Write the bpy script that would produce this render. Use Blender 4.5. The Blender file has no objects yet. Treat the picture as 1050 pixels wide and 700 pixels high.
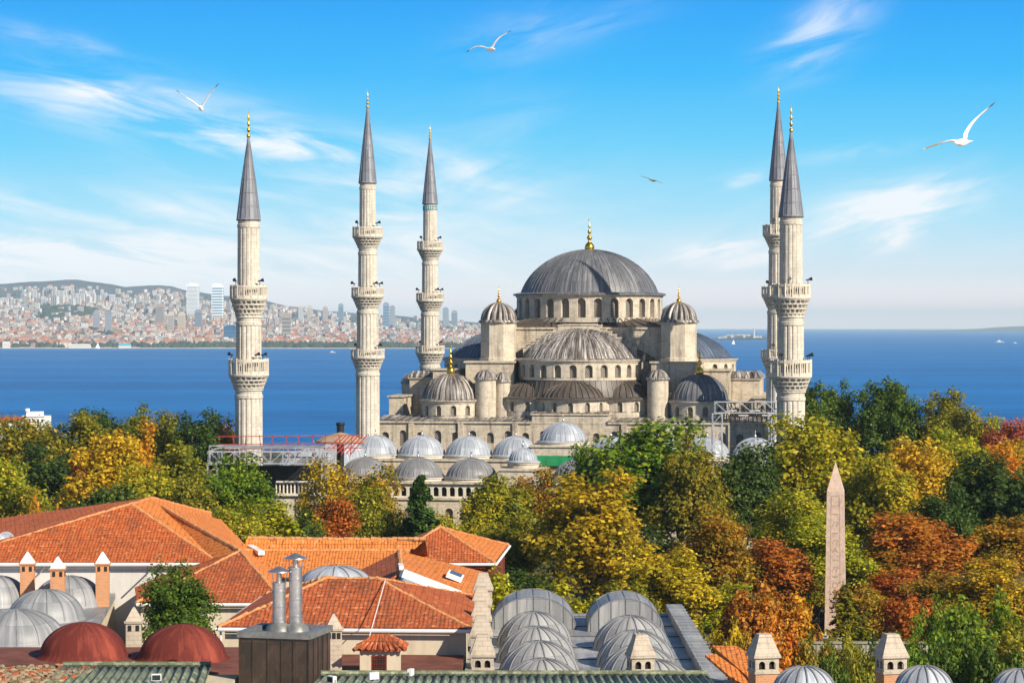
import bpy, bmesh, math, random
import numpy as np
from mathutils import Vector, Matrix
from math import sin, cos, pi, radians as R, sqrt, atan2

random.seed(7); np.random.seed(7)
S = bpy.context.scene
COL = S.collection

# ------------------------------------------------------------------ camera
EYE = 61.0          # eye height above the sea, metres
F = 2450.0          # focal length in pixels of the 1050 px wide photograph
HZ = 334.0          # horizon row
cd = bpy.data.cameras.new('camera'); cam = bpy.data.objects.new('camera', cd); COL.objects.link(cam)
cam.location = (0, 0, EYE)
cam.rotation_euler = (pi/2 - math.atan(16/F), 0, 0)
cd.sensor_width = 36; cd.lens = 36*F/1050; cd.clip_start = 1; cd.clip_end = 90000
S.camera = cam

# ------------------------------------------------------------------ view
S.view_settings.view_transform = 'Standard'; S.view_settings.look = 'None'
EXPO = 0.45
S.view_settings.exposure = EXPO; S.view_settings.gamma = 1; S.view_settings.use_curve_mapping = False
S.render.engine = 'CYCLES'
S.cycles.use_denoising = True
S.cycles.max_bounces = 6; S.cycles.diffuse_bounces = 3; S.cycles.glossy_bounces = 3
S.cycles.transparent_max_bounces = 8; S.cycles.volume_bounces = 0
S.cycles.sample_clamp_indirect = 6

# ------------------------------------------------------------------ sun
SUN_AZ = R(45)      # to the right of straight behind the camera
SUN_EL = R(31)
to_sun = Vector((sin(SUN_AZ)*cos(SUN_EL), -cos(SUN_AZ)*cos(SUN_EL), sin(SUN_EL)))
ld = bpy.data.lights.new('sun', 'SUN'); sun = bpy.data.objects.new('sun', ld); COL.objects.link(sun)
ld.energy = 5.0; ld.angle = R(0.5); ld.color = (1.0, 0.90, 0.74)
sun.location = to_sun*300; sun.rotation_euler = to_sun.to_track_quat('Z', 'Y').to_euler()

# ------------------------------------------------------------------ sky
W = bpy.data.worlds.new('World'); S.world = W; W.use_nodes = True
wt = W.node_tree; wt.nodes.clear()
def wn(t, **k):
    n = wt.nodes.new(t)
    for a, b in k.items(): setattr(n, a, b)
    return n
def wmath(op, a, b=None, c=None, clamp=False):
    n = wn('ShaderNodeMath', operation=op); n.use_clamp = clamp
    for i, v in enumerate((a, b, c)):
        if v is None: continue
        if isinstance(v, (int, float)): n.inputs[i].default_value = v
        else: wt.links.new(v, n.inputs[i])
    return n.outputs[0]
wout = wn('ShaderNodeOutputWorld'); wbg = wn('ShaderNodeBackground'); wbg.inputs['Strength'].default_value = 0.1
wt.links.new(wbg.outputs[0], wout.inputs['Surface'])
sky = wn('ShaderNodeTexSky', sky_type='NISHITA'); sky.sun_disc = False
sky.sun_elevation = SUN_EL; sky.sun_rotation = pi - SUN_AZ; sky.air_density = 1.0; sky.dust_density = 0.6; sky.ozone_density = 3.0
tc = wn('ShaderNodeTexCoord'); sp = wn('ShaderNodeSeparateXYZ'); wt.links.new(tc.outputs['Generated'], sp.inputs[0])
el = wmath('ARCSINE', sp.outputs[2]); az = wmath('ARCTAN2', sp.outputs[0], sp.outputs[1])
ramp = wn('ShaderNodeValToRGB'); wt.links.new(wmath('MULTIPLY', el, 2.0, clamp=True), ramp.inputs[0])
cr = ramp.color_ramp
SKY = [(0.0, (1.75, 1.28, 1.05)), (.008, (1.38, 1.10, 1.0)), (.022, (.80, .91, .97)), (.045, (.40, .80, 1.0)),
       (.075, (.13, .65, 1.0)), (.105, (.022, .49, 1.0)), (.14, (.0, .35, .96)), (.22, (.02, .28, .74)), (.45, (.03, .17, .5))]
cr.elements[0].position = 0; cr.elements[0].color = (*SKY[0][1], 1)
cr.elements[1].position = SKY[-1][0]*2; cr.elements[1].color = (*SKY[-1][1], 1)
for e, c in SKY[1:-1]:
    k = cr.elements.new(e*2); k.color = (*c, 1)
# thin wind-drawn cirrus, laid out over the sky's own azimuth / elevation
def cloud_noise(rot, kx, ky, detail, seed, rough=.6):
    cx = wn('ShaderNodeCombineXYZ'); wt.links.new(az, cx.inputs[0]); wt.links.new(el, cx.inputs[1]); cx.inputs[2].default_value = seed
    m = wn('ShaderNodeMapping', vector_type='TEXTURE'); m.inputs['Rotation'].default_value = (0, 0, rot)
    wt.links.new(cx.outputs[0], m.inputs[0])
    m2 = wn('ShaderNodeMapping'); m2.inputs['Scale'].default_value = (kx, ky, 1); wt.links.new(m.outputs[0], m2.inputs[0])
    n = wn('ShaderNodeTexNoise'); n.inputs['Scale'].default_value = 1; n.inputs['Detail'].default_value = detail
    n.inputs['Roughness'].default_value = rough; n.inputs['Distortion'].default_value = .6
    wt.links.new(m2.outputs[0], n.inputs['Vector'])
    return n.outputs['Fac']
def gauss(px, py, sx, sy, rot, amp):
    a0, e0 = math.atan((px-525)/F), math.atan((HZ-py)/F)
    da = wmath('SUBTRACT', az, a0); de = wmath('SUBTRACT', el, e0)
    c, s = cos(rot), sin(rot)
    p = wmath('ADD', wmath('MULTIPLY', da, c), wmath('MULTIPLY', de, s))
    q = wmath('SUBTRACT', wmath('MULTIPLY', de, c), wmath('MULTIPLY', da, s))
    p = wmath('MULTIPLY', p, F/sx); q = wmath('MULTIPLY', q, F/sy)
    r2 = wmath('ADD', wmath('MULTIPLY', p, p), wmath('MULTIPLY', q, q))
    return wmath('MULTIPLY', wmath('EXPONENT', wmath('MULTIPLY', r2, -1)), amp)
fields = [
    (R(-10), 14, 75, 6, 1.3, [(130, 110, 190, 34, R(-12), 1.0), (300, 150, 190, 22, R(-8), .95), (60, 210, 260, 20, R(-3), .8),
                              (60, 255, 150, 18, R(-4), 1.5), (350, 215, 200, 60, R(0), .55), (30, 280, 300, 28, 0, 1.1), (330, 275, 260, 40, 0, .8), (60, 45, 60, 10, R(-12), .7)]),
    (R(14), 16, 70, 6, 8.1, [(840, 35, 60, 30, R(35), 1.15), (910, 215, 110, 26, R(12), 1.25), (915, 248, 30, 9, R(18), 2.0), (720, 259, 58, 10, R(13), 2.2), (765, 268, 40, 7, R(10), 1.5), (760, 186, 25, 6, R(10), 1.6),
                             (880, 158, 70, 9, R(8), .8), (560, 30, 110, 26, R(14), .5), (480, 190, 120, 70, R(25), .5), (800, 250, 320, 60, 0, .28)])]
dens = None
for rot, kx, ky, det, seed, gs in fields:
    nz = cloud_noise(rot, kx, ky, det, seed)
    nz = wmath('MULTIPLY', wmath('SUBTRACT', nz, .36), 3.2, clamp=True)
    acc = None
    for g in gs:
        v = gauss(*g); acc = v if acc is None else wmath('ADD', acc, v)
    d = wmath('MULTIPLY', nz, acc, clamp=True)
    dens = d if dens is None else wmath('ADD', dens, d, clamp=True)
def wmix(f, a, b):
    n = wn('ShaderNodeMix', data_type='RGBA')
    for sock, v in ((n.inputs[0], f), (n.inputs[6], a), (n.inputs[7], b)):
        if isinstance(v, float): sock.default_value = v
        elif isinstance(v, tuple): sock.default_value = v
        else: wt.links.new(v, sock)
    return n.outputs[2]
low = wmix(wmath('MULTIPLY', wmath('POWER', dens, 1.35), .85), ramp.outputs[0], (1.06, 1.05, 1.06, 1))
sc10 = wn('ShaderNodeVectorMath', operation='SCALE'); sc10.inputs['Scale'].default_value = 10.0/2**EXPO; wt.links.new(low, sc10.inputs[0])
mr = wn('ShaderNodeMapRange'); mr.interpolation_type = 'SMOOTHSTEP'; wt.links.new(el, mr.inputs[0]); mr.inputs[1].default_value = .18; mr.inputs[2].default_value = .5
skd = wn('ShaderNodeVectorMath', operation='SCALE'); skd.inputs['Scale'].default_value = .62; wt.links.new(sky.outputs[0], skd.inputs[0])
wt.links.new(wmix(mr.outputs[0], sc10.outputs[0], skd.outputs[0]), wbg.inputs['Color'])

# ------------------------------------------------------------------ helpers
def pt(px, py, z):
    "the point of height z that the photograph shows at px, py"
    d = (EYE - z)*F/(py - HZ)
    return Vector(((px-525)/F*d, d, z))
def pd(px, py, d):
    return Vector(((px-525)/F*d, d, EYE - (py-HZ)/F*d))

class MB:
    def __init__(s): s.v = []; s.f = []; s.m = []; s.uv = []
    def face(s, pts, m=0, uv=None):
        i = len(s.v); s.v.extend([tuple(p) for p in pts]); s.f.append(tuple(range(i, i+len(pts)))); s.m.append(m); s.uv.append(uv)
    def box(s, x0, x1, y0, y1, z0, z1, m=0, top=None, skip=''):
        a = [(x0, y0, z0), (x1, y0, z0), (x1, y1, z0), (x0, y1, z0), (x0, y0, z1), (x1, y0, z1), (x1, y1, z1), (x0, y1, z1)]
        t = m if top is None else top
        for k, q, mm in (('b', (3, 2, 1, 0), m), ('t', (4, 5, 6, 7), t), ('f', (0, 1, 5, 4), m), ('r', (1, 2, 6, 5), m), ('k', (2, 3, 7, 6), m), ('l', (3, 0, 4, 7), m)):
            if k not in skip: s.face([a[i] for i in q], mm)
    def hexa(s, a, m=0):
        for q in ((3, 2, 1, 0), (4, 5, 6, 7), (0, 1, 5, 4), (1, 2, 6, 5), (2, 3, 7, 6), (3, 0, 4, 7)): s.face([a[i] for i in q], m)
    def frustum(s, cx, cy, z0, z1, a, b, m=0, rot=0, n=4):
        "a / b: half width below / above"
        k = 1/cos(pi/n)
        def ring(r, z): return [(cx+r*k*cos(rot+pi/n+2*pi*i/n), cy+r*k*sin(rot+pi/n+2*pi*i/n), z) for i in range(n)]
        p, q = ring(a, z0), ring(max(b, 1e-3), z1)
        for i in range(n): j = (i+1) % n; s.face([p[i], p[j], q[j], q[i]], m)
        s.face(q, m); s.face(p[::-1], m)
    def bar(s, p, q, w, h=None, m=0):
        p, q = Vector(p), Vector(q); h = h or w; d = (q-p)
        if d.length < 1e-6: return
        d.normalize(); up = Vector((0, 0, 1)) if abs(d.z) < .95 else Vector((1, 0, 0))
        x = d.cross(up).normalized()*w/2; y = x.normalized().cross(d)*h/2
        a = [p-x-y, p+x-y, p+x+y, p-x+y, q-x-y, q+x-y, q+x+y, q-x+y]
        s.hexa(a, m)
    def tube(s, p, q, r0, r1=None, n=8, m=0, caps=True):
        p, q = Vector(p), Vector(q); r1 = r0 if r1 is None else r1; d = (q-p).normalized()
        up = Vector((0, 0, 1)) if abs(d.z) < .95 else Vector((1, 0, 0))
        x = d.cross(up).normalized(); y = x.cross(d)
        A = [p+(x*cos(2*pi*i/n)+y*sin(2*pi*i/n))*r0 for i in range(n)]; B = [q+(x*cos(2*pi*i/n)+y*sin(2*pi*i/n))*r1 for i in range(n)]
        for i in range(n): j = (i+1) % n; s.face([A[j], A[i], B[i], B[j]], m)
        if caps: s.face(A, m); s.face(B[::-1], m)
    def lathe(s, prof, n=32, c=(0, 0), a0=0, a1=2*pi, m=0, rmod=None, sx=1, sy=1):
        full = abs(a1-a0-2*pi) < 1e-6
        vv = [0]
        for i in range(1, len(prof)): vv.append(vv[-1]+math.hypot(prof[i][0]-prof[i-1][0], prof[i][1]-prof[i-1][1]))
        rr = max(p[0] for p in prof); base = len(s.v)
        N = n+1
        for i in range(N):
            t = a0+(a1-a0)*i/n
            for j, (r, z) in enumerate(prof):
                k = rmod(t, j) if rmod else 1
                s.v.append((c[0]+r*k*cos(t)*sx, c[1]+r*k*sin(t)*sy, z))
        L = len(prof)
        for i in range(n):
            for j in range(L-1):
                A = base+i*L+j
                s.f.append((A, A+L, A+L+1, A+1)); s.m.append(m)
                u0, u1 = (a0+(a1-a0)*i/n)*rr, (a0+(a1-a0)*(i+1)/n)*rr
                s.uv.append([(u0, vv[j]), (u1, vv[j]), (u1, vv[j+1]), (u0, vv[j+1])])
    def seams(s, prof, k, c=(0, 0), a0=0, a1=2*pi, w=.14, h=.1, m=0, ends=False, sx=1, sy=1):
        "standing seams of the lead sheets"
        full = abs(a1-a0-2*pi) < 1e-6
        for i in range(k if full else k+1):
            t = a0+(a1-a0)*i/k
            tx, ty = -sin(t)*w/2, cos(t)*w/2
            pr = [(c[0]+r*cos(t)*sx, c[1]+r*sin(t)*sy, z, cos(t), sin(t)) for r, z in prof]
            for a, b in zip(pr[:-1], pr[1:]):
                f = lambda q, sd, o: (q[0]+sd*tx*min(1, 1)+q[3]*o*.6, q[1]+sd*ty+q[4]*o*.6, q[2]+o*.8)
                s.face([f(a, -1, h), f(a, 1, h), f(b, 1, h), f(b, -1, h)], m)
                s.face([f(a, -1, -.05), f(a, -1, h), f(b, -1, h), f(b, -1, -.05)], m)
                s.face([f(a, 1, h), f(a, 1, -.05), f(b, 1, -.05), f(b, 1, h)], m)
    def arch_panel(s, P, x0, x1, z0, z1, cx, aw, zb, zs, depth, k=1.0, m=0, n=8):
        "wall panel with a round-headed opening; P(x, z, d) places a point; k = metres per x unit"
        arc = [(cx-aw*cos(pi*i/n), zs+aw*k*sin(pi*i/n)) for i in range(n+1)]
        q = lambda *ps: s.face([P(x, z, 0) for x, z in ps], m, [(x*k, z) for x, z in ps])
        if zb > z0: q((x0, z0), (x1, z0), (x1, zb), (x0, zb))
        q((x0, zb), (cx-aw, zb), (cx-aw, zs), (x0, zs)); q((cx+aw, zb), (x1, zb), (x1, zs), (cx+aw, zs))
        q((x0, zs), (cx-aw, zs), (cx-aw, z1), (x0, z1)); q((cx+aw, zs), (x1, zs), (x1, z1), (cx+aw, z1))
        for i in range(n):
            a, b = arc[i], arc[i+1]; q(a, b, (b[0], z1), (a[0], z1))
        out = [(cx-aw, zb)]+arc+[(cx+aw, zb)]
        for i in range(len(out)):
            a, b = out[i], out[(i+1) % len(out)]
            s.face([P(a[0], a[1], 0), P(a[0], a[1], depth), P(b[0], b[1], depth), P(b[0], b[1], 0)], m)
        return out
    def build(s, name, mats, parent=None, smooth=True, angle=.6, loc=None, matrix=None):
        me = bpy.data.meshes.new(name); me.from_pydata(s.v, [], s.f)
        if not isinstance(mats, (list, tuple)): mats = [mats]
        for x in mats: me.materials.append(x)
        me.polygons.foreach_set('material_index', s.m)
        ul = me.uv_layers.new(name='UVMap').data
        V = s.v
        for p, uv in zip(me.polygons, s.uv):
            if uv is None:
                nx, ny, nz = p.normal
                if abs(nz) > .7: f = lambda q: (q[0], q[1])
                elif abs(nx) > abs(ny): f = lambda q: (q[1], q[2])
                else: f = lambda q: (q[0], q[2])
                uv = [f(V[i]) for i in p.vertices]
            for li, u in zip(p.loop_indices, uv): ul[li].uv = u
        me.validate()
        bm = bmesh.new(); bm.from_mesh(me); bmesh.ops.remove_doubles(bm, verts=bm.verts, dist=1e-4); bm.to_mesh(me); bm.free()
        if smooth:
            me.polygons.foreach_set('use_smooth', [True]*len(me.polygons))
            me.set_sharp_from_angle(angle=angle)
        o = bpy.data.objects.new(name, me); COL.objects.link(o)
        if parent: o.parent = parent
        if loc is not None: o.location = loc
        return o

def tag(o, label=None, cat=None, group=None, kind=None):
    for k, v in (('label', label), ('category', cat), ('group', group), ('kind', kind)):
        if v: o[k] = v
    return o
def thing(name, label, cat, loc=(0, 0, 0), rz=0, group=None):
    o = bpy.data.objects.new(name, None); COL.objects.link(o); o.location = loc; o.rotation_euler = (0, 0, rz); o.empty_display_size = .1
    return tag(o, label, cat, group)
def dup(o, loc=None, rz=None, label=None, parent=None, kids=None):
    c = o.copy(); COL.objects.link(c)
    if parent: c.parent = parent
    if loc is not None: c.location = loc
    if rz is not None: c.rotation_euler = (0, 0, rz)
    if label: c['label'] = label
    for ch in list(o.children): dup(ch, parent=c)
    return c

# ------------------------------------------------------------------ materials
def newmat(name):
    m = bpy.data.materials.new(name); m.use_nodes = True
    nt = m.node_tree; b = nt.nodes['Principled BSDF']
    return m, nt, b
def N(nt, t, ins=None, **k):
    n = nt.nodes.new(t)
    for a, b in k.items(): setattr(n, a, b)
    for a, v in (ins or {}).items():
        if hasattr(v, 'is_output'): nt.links.new(v, n.inputs[a])
        else: n.inputs[a].default_value = v
    return n
def c4(c): return (*c, 1) if len(c) == 3 else c
def mixc(nt, f, a, b, blend='MIX'):
    n = nt.nodes.new('ShaderNodeMix'); n.data_type = 'RGBA'; n.blend_type = blend
    for i, v in ((0, f), (6, a), (7, b)):
        if hasattr(v, 'is_output'): nt.links.new(v, n.inputs[i])
        else: n.inputs[i].default_value = c4(v) if isinstance(v, tuple) else v
    return n.outputs[2]
def rampf(nt, f, a, b):
    n = nt.nodes.new('ShaderNodeMapRange'); nt.links.new(f, n.inputs[0]); n.inputs[1].default_value = a; n.inputs[2].default_value = b
    return n.outputs[0]
def uvmap(nt, scale=(1, 1, 1)):
    tcn = nt.nodes.new('ShaderNodeTexCoord'); mp = N(nt, 'ShaderNodeMapping', {'Scale': scale}); nt.links.new(tcn.outputs['UV'], mp.inputs[0]); return mp.outputs[0]
def objc(nt, scale=(1, 1, 1)):
    tcn = nt.nodes.new('ShaderNodeTexCoord'); mp = N(nt, 'ShaderNodeMapping', {'Scale': scale}); nt.links.new(tcn.outputs['Object'], mp.inputs[0]); return mp.outputs[0]
def noise(nt, vec, scale, detail=4, rough=.6):
    return N(nt, 'ShaderNodeTexNoise', {'Vector': vec, 'Scale': scale, 'Detail': detail, 'Roughness': rough}).outputs['Fac']
def bump(nt, b, h, strength, dist):
    n = N(nt, 'ShaderNodeBump', {'Height': h, 'Strength': strength, 'Distance': dist}); nt.links.new(n.outputs[0], b.inputs['Normal'])

def m_plain(name, c, rough=.7, metal=0, var=.25, scale=1.5, spec=.3):
    m, nt, b = newmat(name)
    f = noise(nt, objc(nt), scale, 5)
    d = tuple(x*(1-var) for x in c); e = tuple(min(1, x*(1+var)) for x in c)
    nt.links.new(mixc(nt, rampf(nt, f, .3, .7), d, e), b.inputs['Base Color'])
    b.inputs['Roughness'].default_value = rough; b.inputs['Metallic'].default_value = metal; b.inputs['Specular IOR Level'].default_value = spec
    return m
def m_stone(name, c1, c2, mortar, bw=1.0, bh=.42, stain=(.12, .10, .08), sf=.5, streak=1.0):
    m, nt, b = newmat(name); uv = uvmap(nt)
    br = N(nt, 'ShaderNodeTexBrick', {'Vector': uv, 'Color1': c4(c1), 'Color2': c4(c2), 'Mortar': c4(mortar), 'Scale': 1.0, 'Mortar Size': .02, 'Mortar Smooth': .3, 'Bias': 0.0, 'Brick Width': bw, 'Row Height': bh})
    big = noise(nt, uv, .35, 5, .65)
    st = noise(nt, uvmap(nt, (1.1, .13, 1)), 1.0, 5, .65)      # rain streaks run down the wall
    col = mixc(nt, rampf(nt, big, .3, .75), br.outputs['Color'], tuple(x*1.12 for x in c1))
    fac = N(nt, 'ShaderNodeMath', {0: rampf(nt, st, .5, .78), 1: sf*streak}, operation='MULTIPLY').outputs[0]
    col = mixc(nt, fac, col, stain)
    f2 = N(nt, 'ShaderNodeMath', {0: rampf(nt, noise(nt, uv, 1.7, 6, .7), .52, .8), 1: sf*.8}, operation='MULTIPLY').outputs[0]
    col = mixc(nt, f2, col, stain)
    nt.links.new(col, b.inputs['Base Color']); b.inputs['Roughness'].default_value = .85; b.inputs['Specular IOR Level'].default_value = .2
    h = mixc(nt, .5, br.outputs['Fac'], noise(nt, uv, 5, 4)); bump(nt, b, h, .35, .06)
    return m
def wobble(nt, uv, k):
    n = N(nt, 'ShaderNodeTexNoise', {'Vector': uv, 'Scale': .8, 'Detail': 3})
    d = N(nt, 'ShaderNodeVectorMath', {0: n.outputs['Color'], 1: (.5, .5, .5)}, operation='SUBTRACT').outputs[0]
    s = N(nt, 'ShaderNodeVectorMath', {0: d, 'Scale': k*2}, operation='SCALE').outputs[0]
    return N(nt, 'ShaderNodeVectorMath', {0: uv, 1: s}, operation='ADD').outputs[0]
def m_lead(name, dark, light, amt=.6, sx=1.6, sy=.09, rough=.48, spec=.5, sheet=(1.2, 1.9)):
    m, nt, b = newmat(name); uv = uvmap(nt)
    st = noise(nt, uvmap(nt, (sx, sy, 1)), 1.0, 5, .7); bl = noise(nt, uv, .5, 5, .6)
    f = N(nt, 'ShaderNodeMath', {0: rampf(nt, st, .47, .62), 1: amt}, operation='MULTIPLY').outputs[0]
    col = mixc(nt, f, dark, light)
    col = mixc(nt, N(nt, 'ShaderNodeMath', {0: rampf(nt, bl, .45, .75), 1: .6}, operation='MULTIPLY').outputs[0], col, tuple(a*.7+b_*.3 for a, b_ in zip(dark, light)))
    if sheet:      # separate sheets, each weathered to its own tone, with lapped joints
        br = N(nt, 'ShaderNodeTexBrick', {'Vector': wobble(nt, uv, .12), 'Color1': (.74, .74, .75, 1), 'Color2': (1.16, 1.15, 1.13, 1), 'Mortar': (.5, .5, .5, 1), 'Scale': 1.0, 'Mortar Size': .012, 'Brick Width': sheet[0], 'Row Height': sheet[1]}); br.offset = .37
        col = mixc(nt, 1.0, col, br.outputs['Color'], 'MULTIPLY')
        f = N(nt, 'ShaderNodeMath', {0: rampf(nt, noise(nt, uv, 2.3, 6, .75), .56, .72), 1: .55}, operation='MULTIPLY').outputs[0]
        col = mixc(nt, f, col, tuple(x*.55 for x in dark))
    nt.links.new(col, b.inputs['Base Color']); b.inputs['Roughness'].default_value = rough; b.inputs['Specular IOR Level'].default_value = spec
    bump(nt, b, noise(nt, uv, 1.6, 4), .35, .07)
    return m
def m_tile(name, cols, dirt=(.09, .045, .03), df=.5, bw=.24, bh=.36):
    m, nt, b = newmat(name); uv = wobble(nt, uvmap(nt), .07)
    br = N(nt, 'ShaderNodeTexBrick', {'Vector': uv, 'Color1': c4(cols[0]), 'Color2': c4(cols[1]), 'Mortar': c4(tuple(x*.35 for x in cols[1])), 'Scale': 1.0, 'Mortar Size': .028, 'Mortar Smooth': .5, 'Brick Width': bw, 'Row Height': bh}); br.offset = 0.0
    wn_ = noise(nt, uvmap(nt, (3, 2, 1)), 1.0, 2); big = noise(nt, uv, .3, 5, .65)
    col = mixc(nt, rampf(nt, wn_, .35, .65), br.outputs['Color'], cols[2])
    col = mixc(nt, .45, col, br.outputs['Color'])
    f = N(nt, 'ShaderNodeMath', {0: rampf(nt, big, .48, .75), 1: df}, operation='MULTIPLY').outputs[0]
    col = mixc(nt, f, col, dirt)
    pale = noise(nt, uvmap(nt, (2.2, 2.7, 3)), 1.0, 1); col = mixc(nt, N(nt, 'ShaderNodeMath', {0: rampf(nt, pale, .63, .68), 1: .5}, operation='MULTIPLY').outputs[0], col, (.72, .40, .2))
    strk = noise(nt, uvmap(nt, (.9, .12, 1)), 1.0, 5, .7); col = mixc(nt, N(nt, 'ShaderNodeMath', {0: rampf(nt, strk, .5, .75), 1: df}, operation='MULTIPLY').outputs[0], col, dirt)
    f = N(nt, 'ShaderNodeMath', {0: rampf(nt, noise(nt, uvmap(nt, (4, 2.7, 1)), 1.0, 1), .60, .65), 1: .6}, operation='MULTIPLY').outputs[0]
    col = mixc(nt, f, col, dirt)
    nt.links.new(col, b.inputs['Base Color']); b.inputs['Roughness'].default_value = .8; b.inputs['Specular IOR Level'].default_value = .2
    sep = N(nt, 'ShaderNodeSeparateXYZ', {0: uv})
    def saw(o, per): return N(nt, 'ShaderNodeMath', {0: N(nt, 'ShaderNodeMath', {0: o, 1: per}, operation='DIVIDE').outputs[0]}, operation='FRACT').outputs[0]
    row = N(nt, 'ShaderNodeMath', {0: 1.0, 1: saw(sep.outputs[1], bh)}, operation='SUBTRACT').outputs[0]
    wave = N(nt, 'ShaderNodeMath', {0: N(nt, 'ShaderNodeMath', {0: sep.outputs[0], 1: 2*pi/bw}, operation='MULTIPLY').outputs[0]}, operation='SINE').outputs[0]
    h = N(nt, 'ShaderNodeMath', {0: row, 1: N(nt, 'ShaderNodeMath', {0: wave, 1: .13}, operation='MULTIPLY').outputs[0]}, operation='ADD').outputs[0]
    bump(nt, b, h, .8, .06)
    return m
def m_leaf(name, a, b2, c, trans=.45):
    m, nt, b = newmat(name)
    geo = nt.nodes.new('ShaderNodeNewGeometry'); oi = nt.nodes.new('ShaderNodeObjectInfo')
    add = N(nt, 'ShaderNodeVectorMath', {0: objc(nt), 1: oi.outputs['Location']}, operation='ADD').outputs[0]
    n1 = noise(nt, add, .28, 3)
    col = mixc(nt, rampf(nt, n1, .36, .64), a, b2)
    col = mixc(nt, rampf(nt, geo.outputs['Random Per Island'], .55, 1.0), col, c)
    hsv = N(nt, 'ShaderNodeHueSaturation', {'Color': col, 'Hue': .5})
    r = N(nt, 'ShaderNodeMapRange', {0: oi.outputs['Random'], 3: .486, 4: .512}); nt.links.new(r.outputs[0], hsv.inputs['Hue'])
    wv = N(nt, 'ShaderNodeTexWhiteNoise', {'W': geo.outputs['Random Per Island']}, noise_dimensions='1D')
    r2 = N(nt, 'ShaderNodeMapRange', {0: wv.outputs['Value'], 3: .75, 4: 2.5}); nt.links.new(r2.outputs[0], hsv.inputs['Value'])
    nt.links.new(hsv.outputs[0], b.inputs['Base Color']); b.inputs['Roughness'].default_value = .55; b.inputs['Specular IOR Level'].default_value = .25
    tr = N(nt, 'ShaderNodeBsdfTranslucent', {'Color': hsv.outputs[0]})
    mx = N(nt, 'ShaderNodeMixShader', {0: trans, 1: b.outputs[0], 2: tr.outputs[0]})
    nt.links.new(mx.outputs[0], nt.nodes['Material Output'].inputs['Surface'])
    return m

M = {}
M['stone'] = m_stone('mosque_stone', (.58, .505, .40), (.40, .345, .27), (.24, .205, .16), stain=(.10, .085, .068), sf=.8)
M['stone_wall'] = m_stone('weathered_wall_stone', (.56, .48, .37), (.38, .32, .24), (.22, .185, .14), stain=(.085, .07, .053), sf=.95)
M['minaret'] = m_stone('minaret_stone', (.60, .55, .47), (.43, .39, .33), (.28, .25, .21), bw=.9, bh=.5, stain=(.14, .125, .105), sf=.8)
M['marble'] = m_stone('pale_marble', (.62, .56, .46), (.55, .49, .40), (.4, .35, .29), stain=(.22, .18, .14), sf=.35)
M['lead_main'] = m_lead('grey_lead', (.105, .11, .125), (.25, .25, .26), .9)
M['lead_brown'] = m_lead('weathered_brown_lead', (.075, .058, .048), (.64, .60, .56), 1.0, sx=1.5, sy=.07)
M['lead_dark'] = m_lead('dark_brown_lead', (.075, .06, .05), (.15, .125, .105), .7)
M['lead_spire'] = m_lead('spire_lead', (.17, .18, .21), (.28, .29, .33), .6, sx=1.0, sy=.3)
M['lead_pale'] = m_lead('pale_new_lead', (.34, .37, .42), (.55, .58, .63), .8, rough=.45)
M['lead_grey'] = m_lead('soft_grey_lead', (.24, .25, .265), (.40, .40, .41), .8, rough=.5)
M['lead_hall'] = m_lead('hall_roof_lead', (.27, .275, .28), (.45, .44, .43), .8, rough=.5)
M['lead_mid'] = m_lead('grey_blue_lead', (.20, .20, .21), (.36, .36, .37), .6, rough=.42)
M['gold'] = m_plain('gilded_copper', (.85, .50, .06), .28, 1.0, .12)
M['win'] = None
def m_lattice():
    m, nt, b = newmat('plaster_lattice_window'); uv = uvmap(nt)
    br = N(nt, 'ShaderNodeTexBrick', {'Vector': uv, 'Color1': (.035, .035, .04, 1), 'Color2': (.06, .055, .05, 1), 'Mortar': (.26, .22, .17, 1), 'Scale': 1.0, 'Mortar Size': .055, 'Brick Width': .3, 'Row Height': .3}); br.offset = .5
    nt.links.new(br.outputs['Color'], b.inputs['Base Color']); b.inputs['Roughness'].default_value = .5
    return m
M['win'] = m_lattice()
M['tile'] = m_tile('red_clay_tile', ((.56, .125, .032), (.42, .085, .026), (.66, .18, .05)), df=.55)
M['tile_bright'] = m_tile('orange_sunlit_clay_tile', ((.78, .235, .05), (.70, .20, .042), (.82, .29, .07)), df=.22)  # lighter copy of the red tile, sunlight put into the colour of right-hand slopes
M['tile_old'] = m_tile('old_brick_red_tile', ((.50, .115, .036), (.38, .08, .03), (.58, .17, .06)), df=.65)
M['ridge'] = m_plain('ridge_tile_mortar', (.55, .25, .10), .85, 0, .3, 2.5)
M['plaster'] = m_lead('cream_plaster', (.60, .52, .39), (.43, .36, .26), .55, sx=.9, sy=.16, rough=.9, spec=.15, sheet=None)
M['white'] = m_plain('white_paint', (.78, .76, .73), .6, 0, .08, 1)
M['whitewall'] = m_lead('pale_wall_render', (.64, .61, .57), (.50, .46, .40), .5, sx=.8, sy=.14, rough=.9, spec=.15, sheet=None)
M['rubble'] = m_plain('mossy_broken_tile', (.20, .15, .08), .95, 0, .5, 3)
M['rubble_pale'] = m_plain('weathered_broken_tile', (.36, .27, .17), .95, 0, .4, 3)
M['redplaster'] = m_lead('red_ochre_plaster', (.13, .026, .02), (.29, .065, .042), .9, sx=1.3, sy=.3, rough=.85, spec=.15, sheet=(1.6, 9))
M['redbrown'] = m_plain('red_brown_roof_coating', (.17, .06, .04), .85, 0, .4, .8)
M['lead_skytint'] = m_lead('sky_tinted_lead', (.075, .10, .15), (.19, .23, .30), .8)  # blue of sky reflected in shade, painted into the lead colour
M['brick'] = m_stone('orange_brick', (.58, .25, .11), (.42, .16, .07), (.50, .36, .24), bw=.26, bh=.10, stain=(.2, .1, .06), sf=.4)
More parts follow.
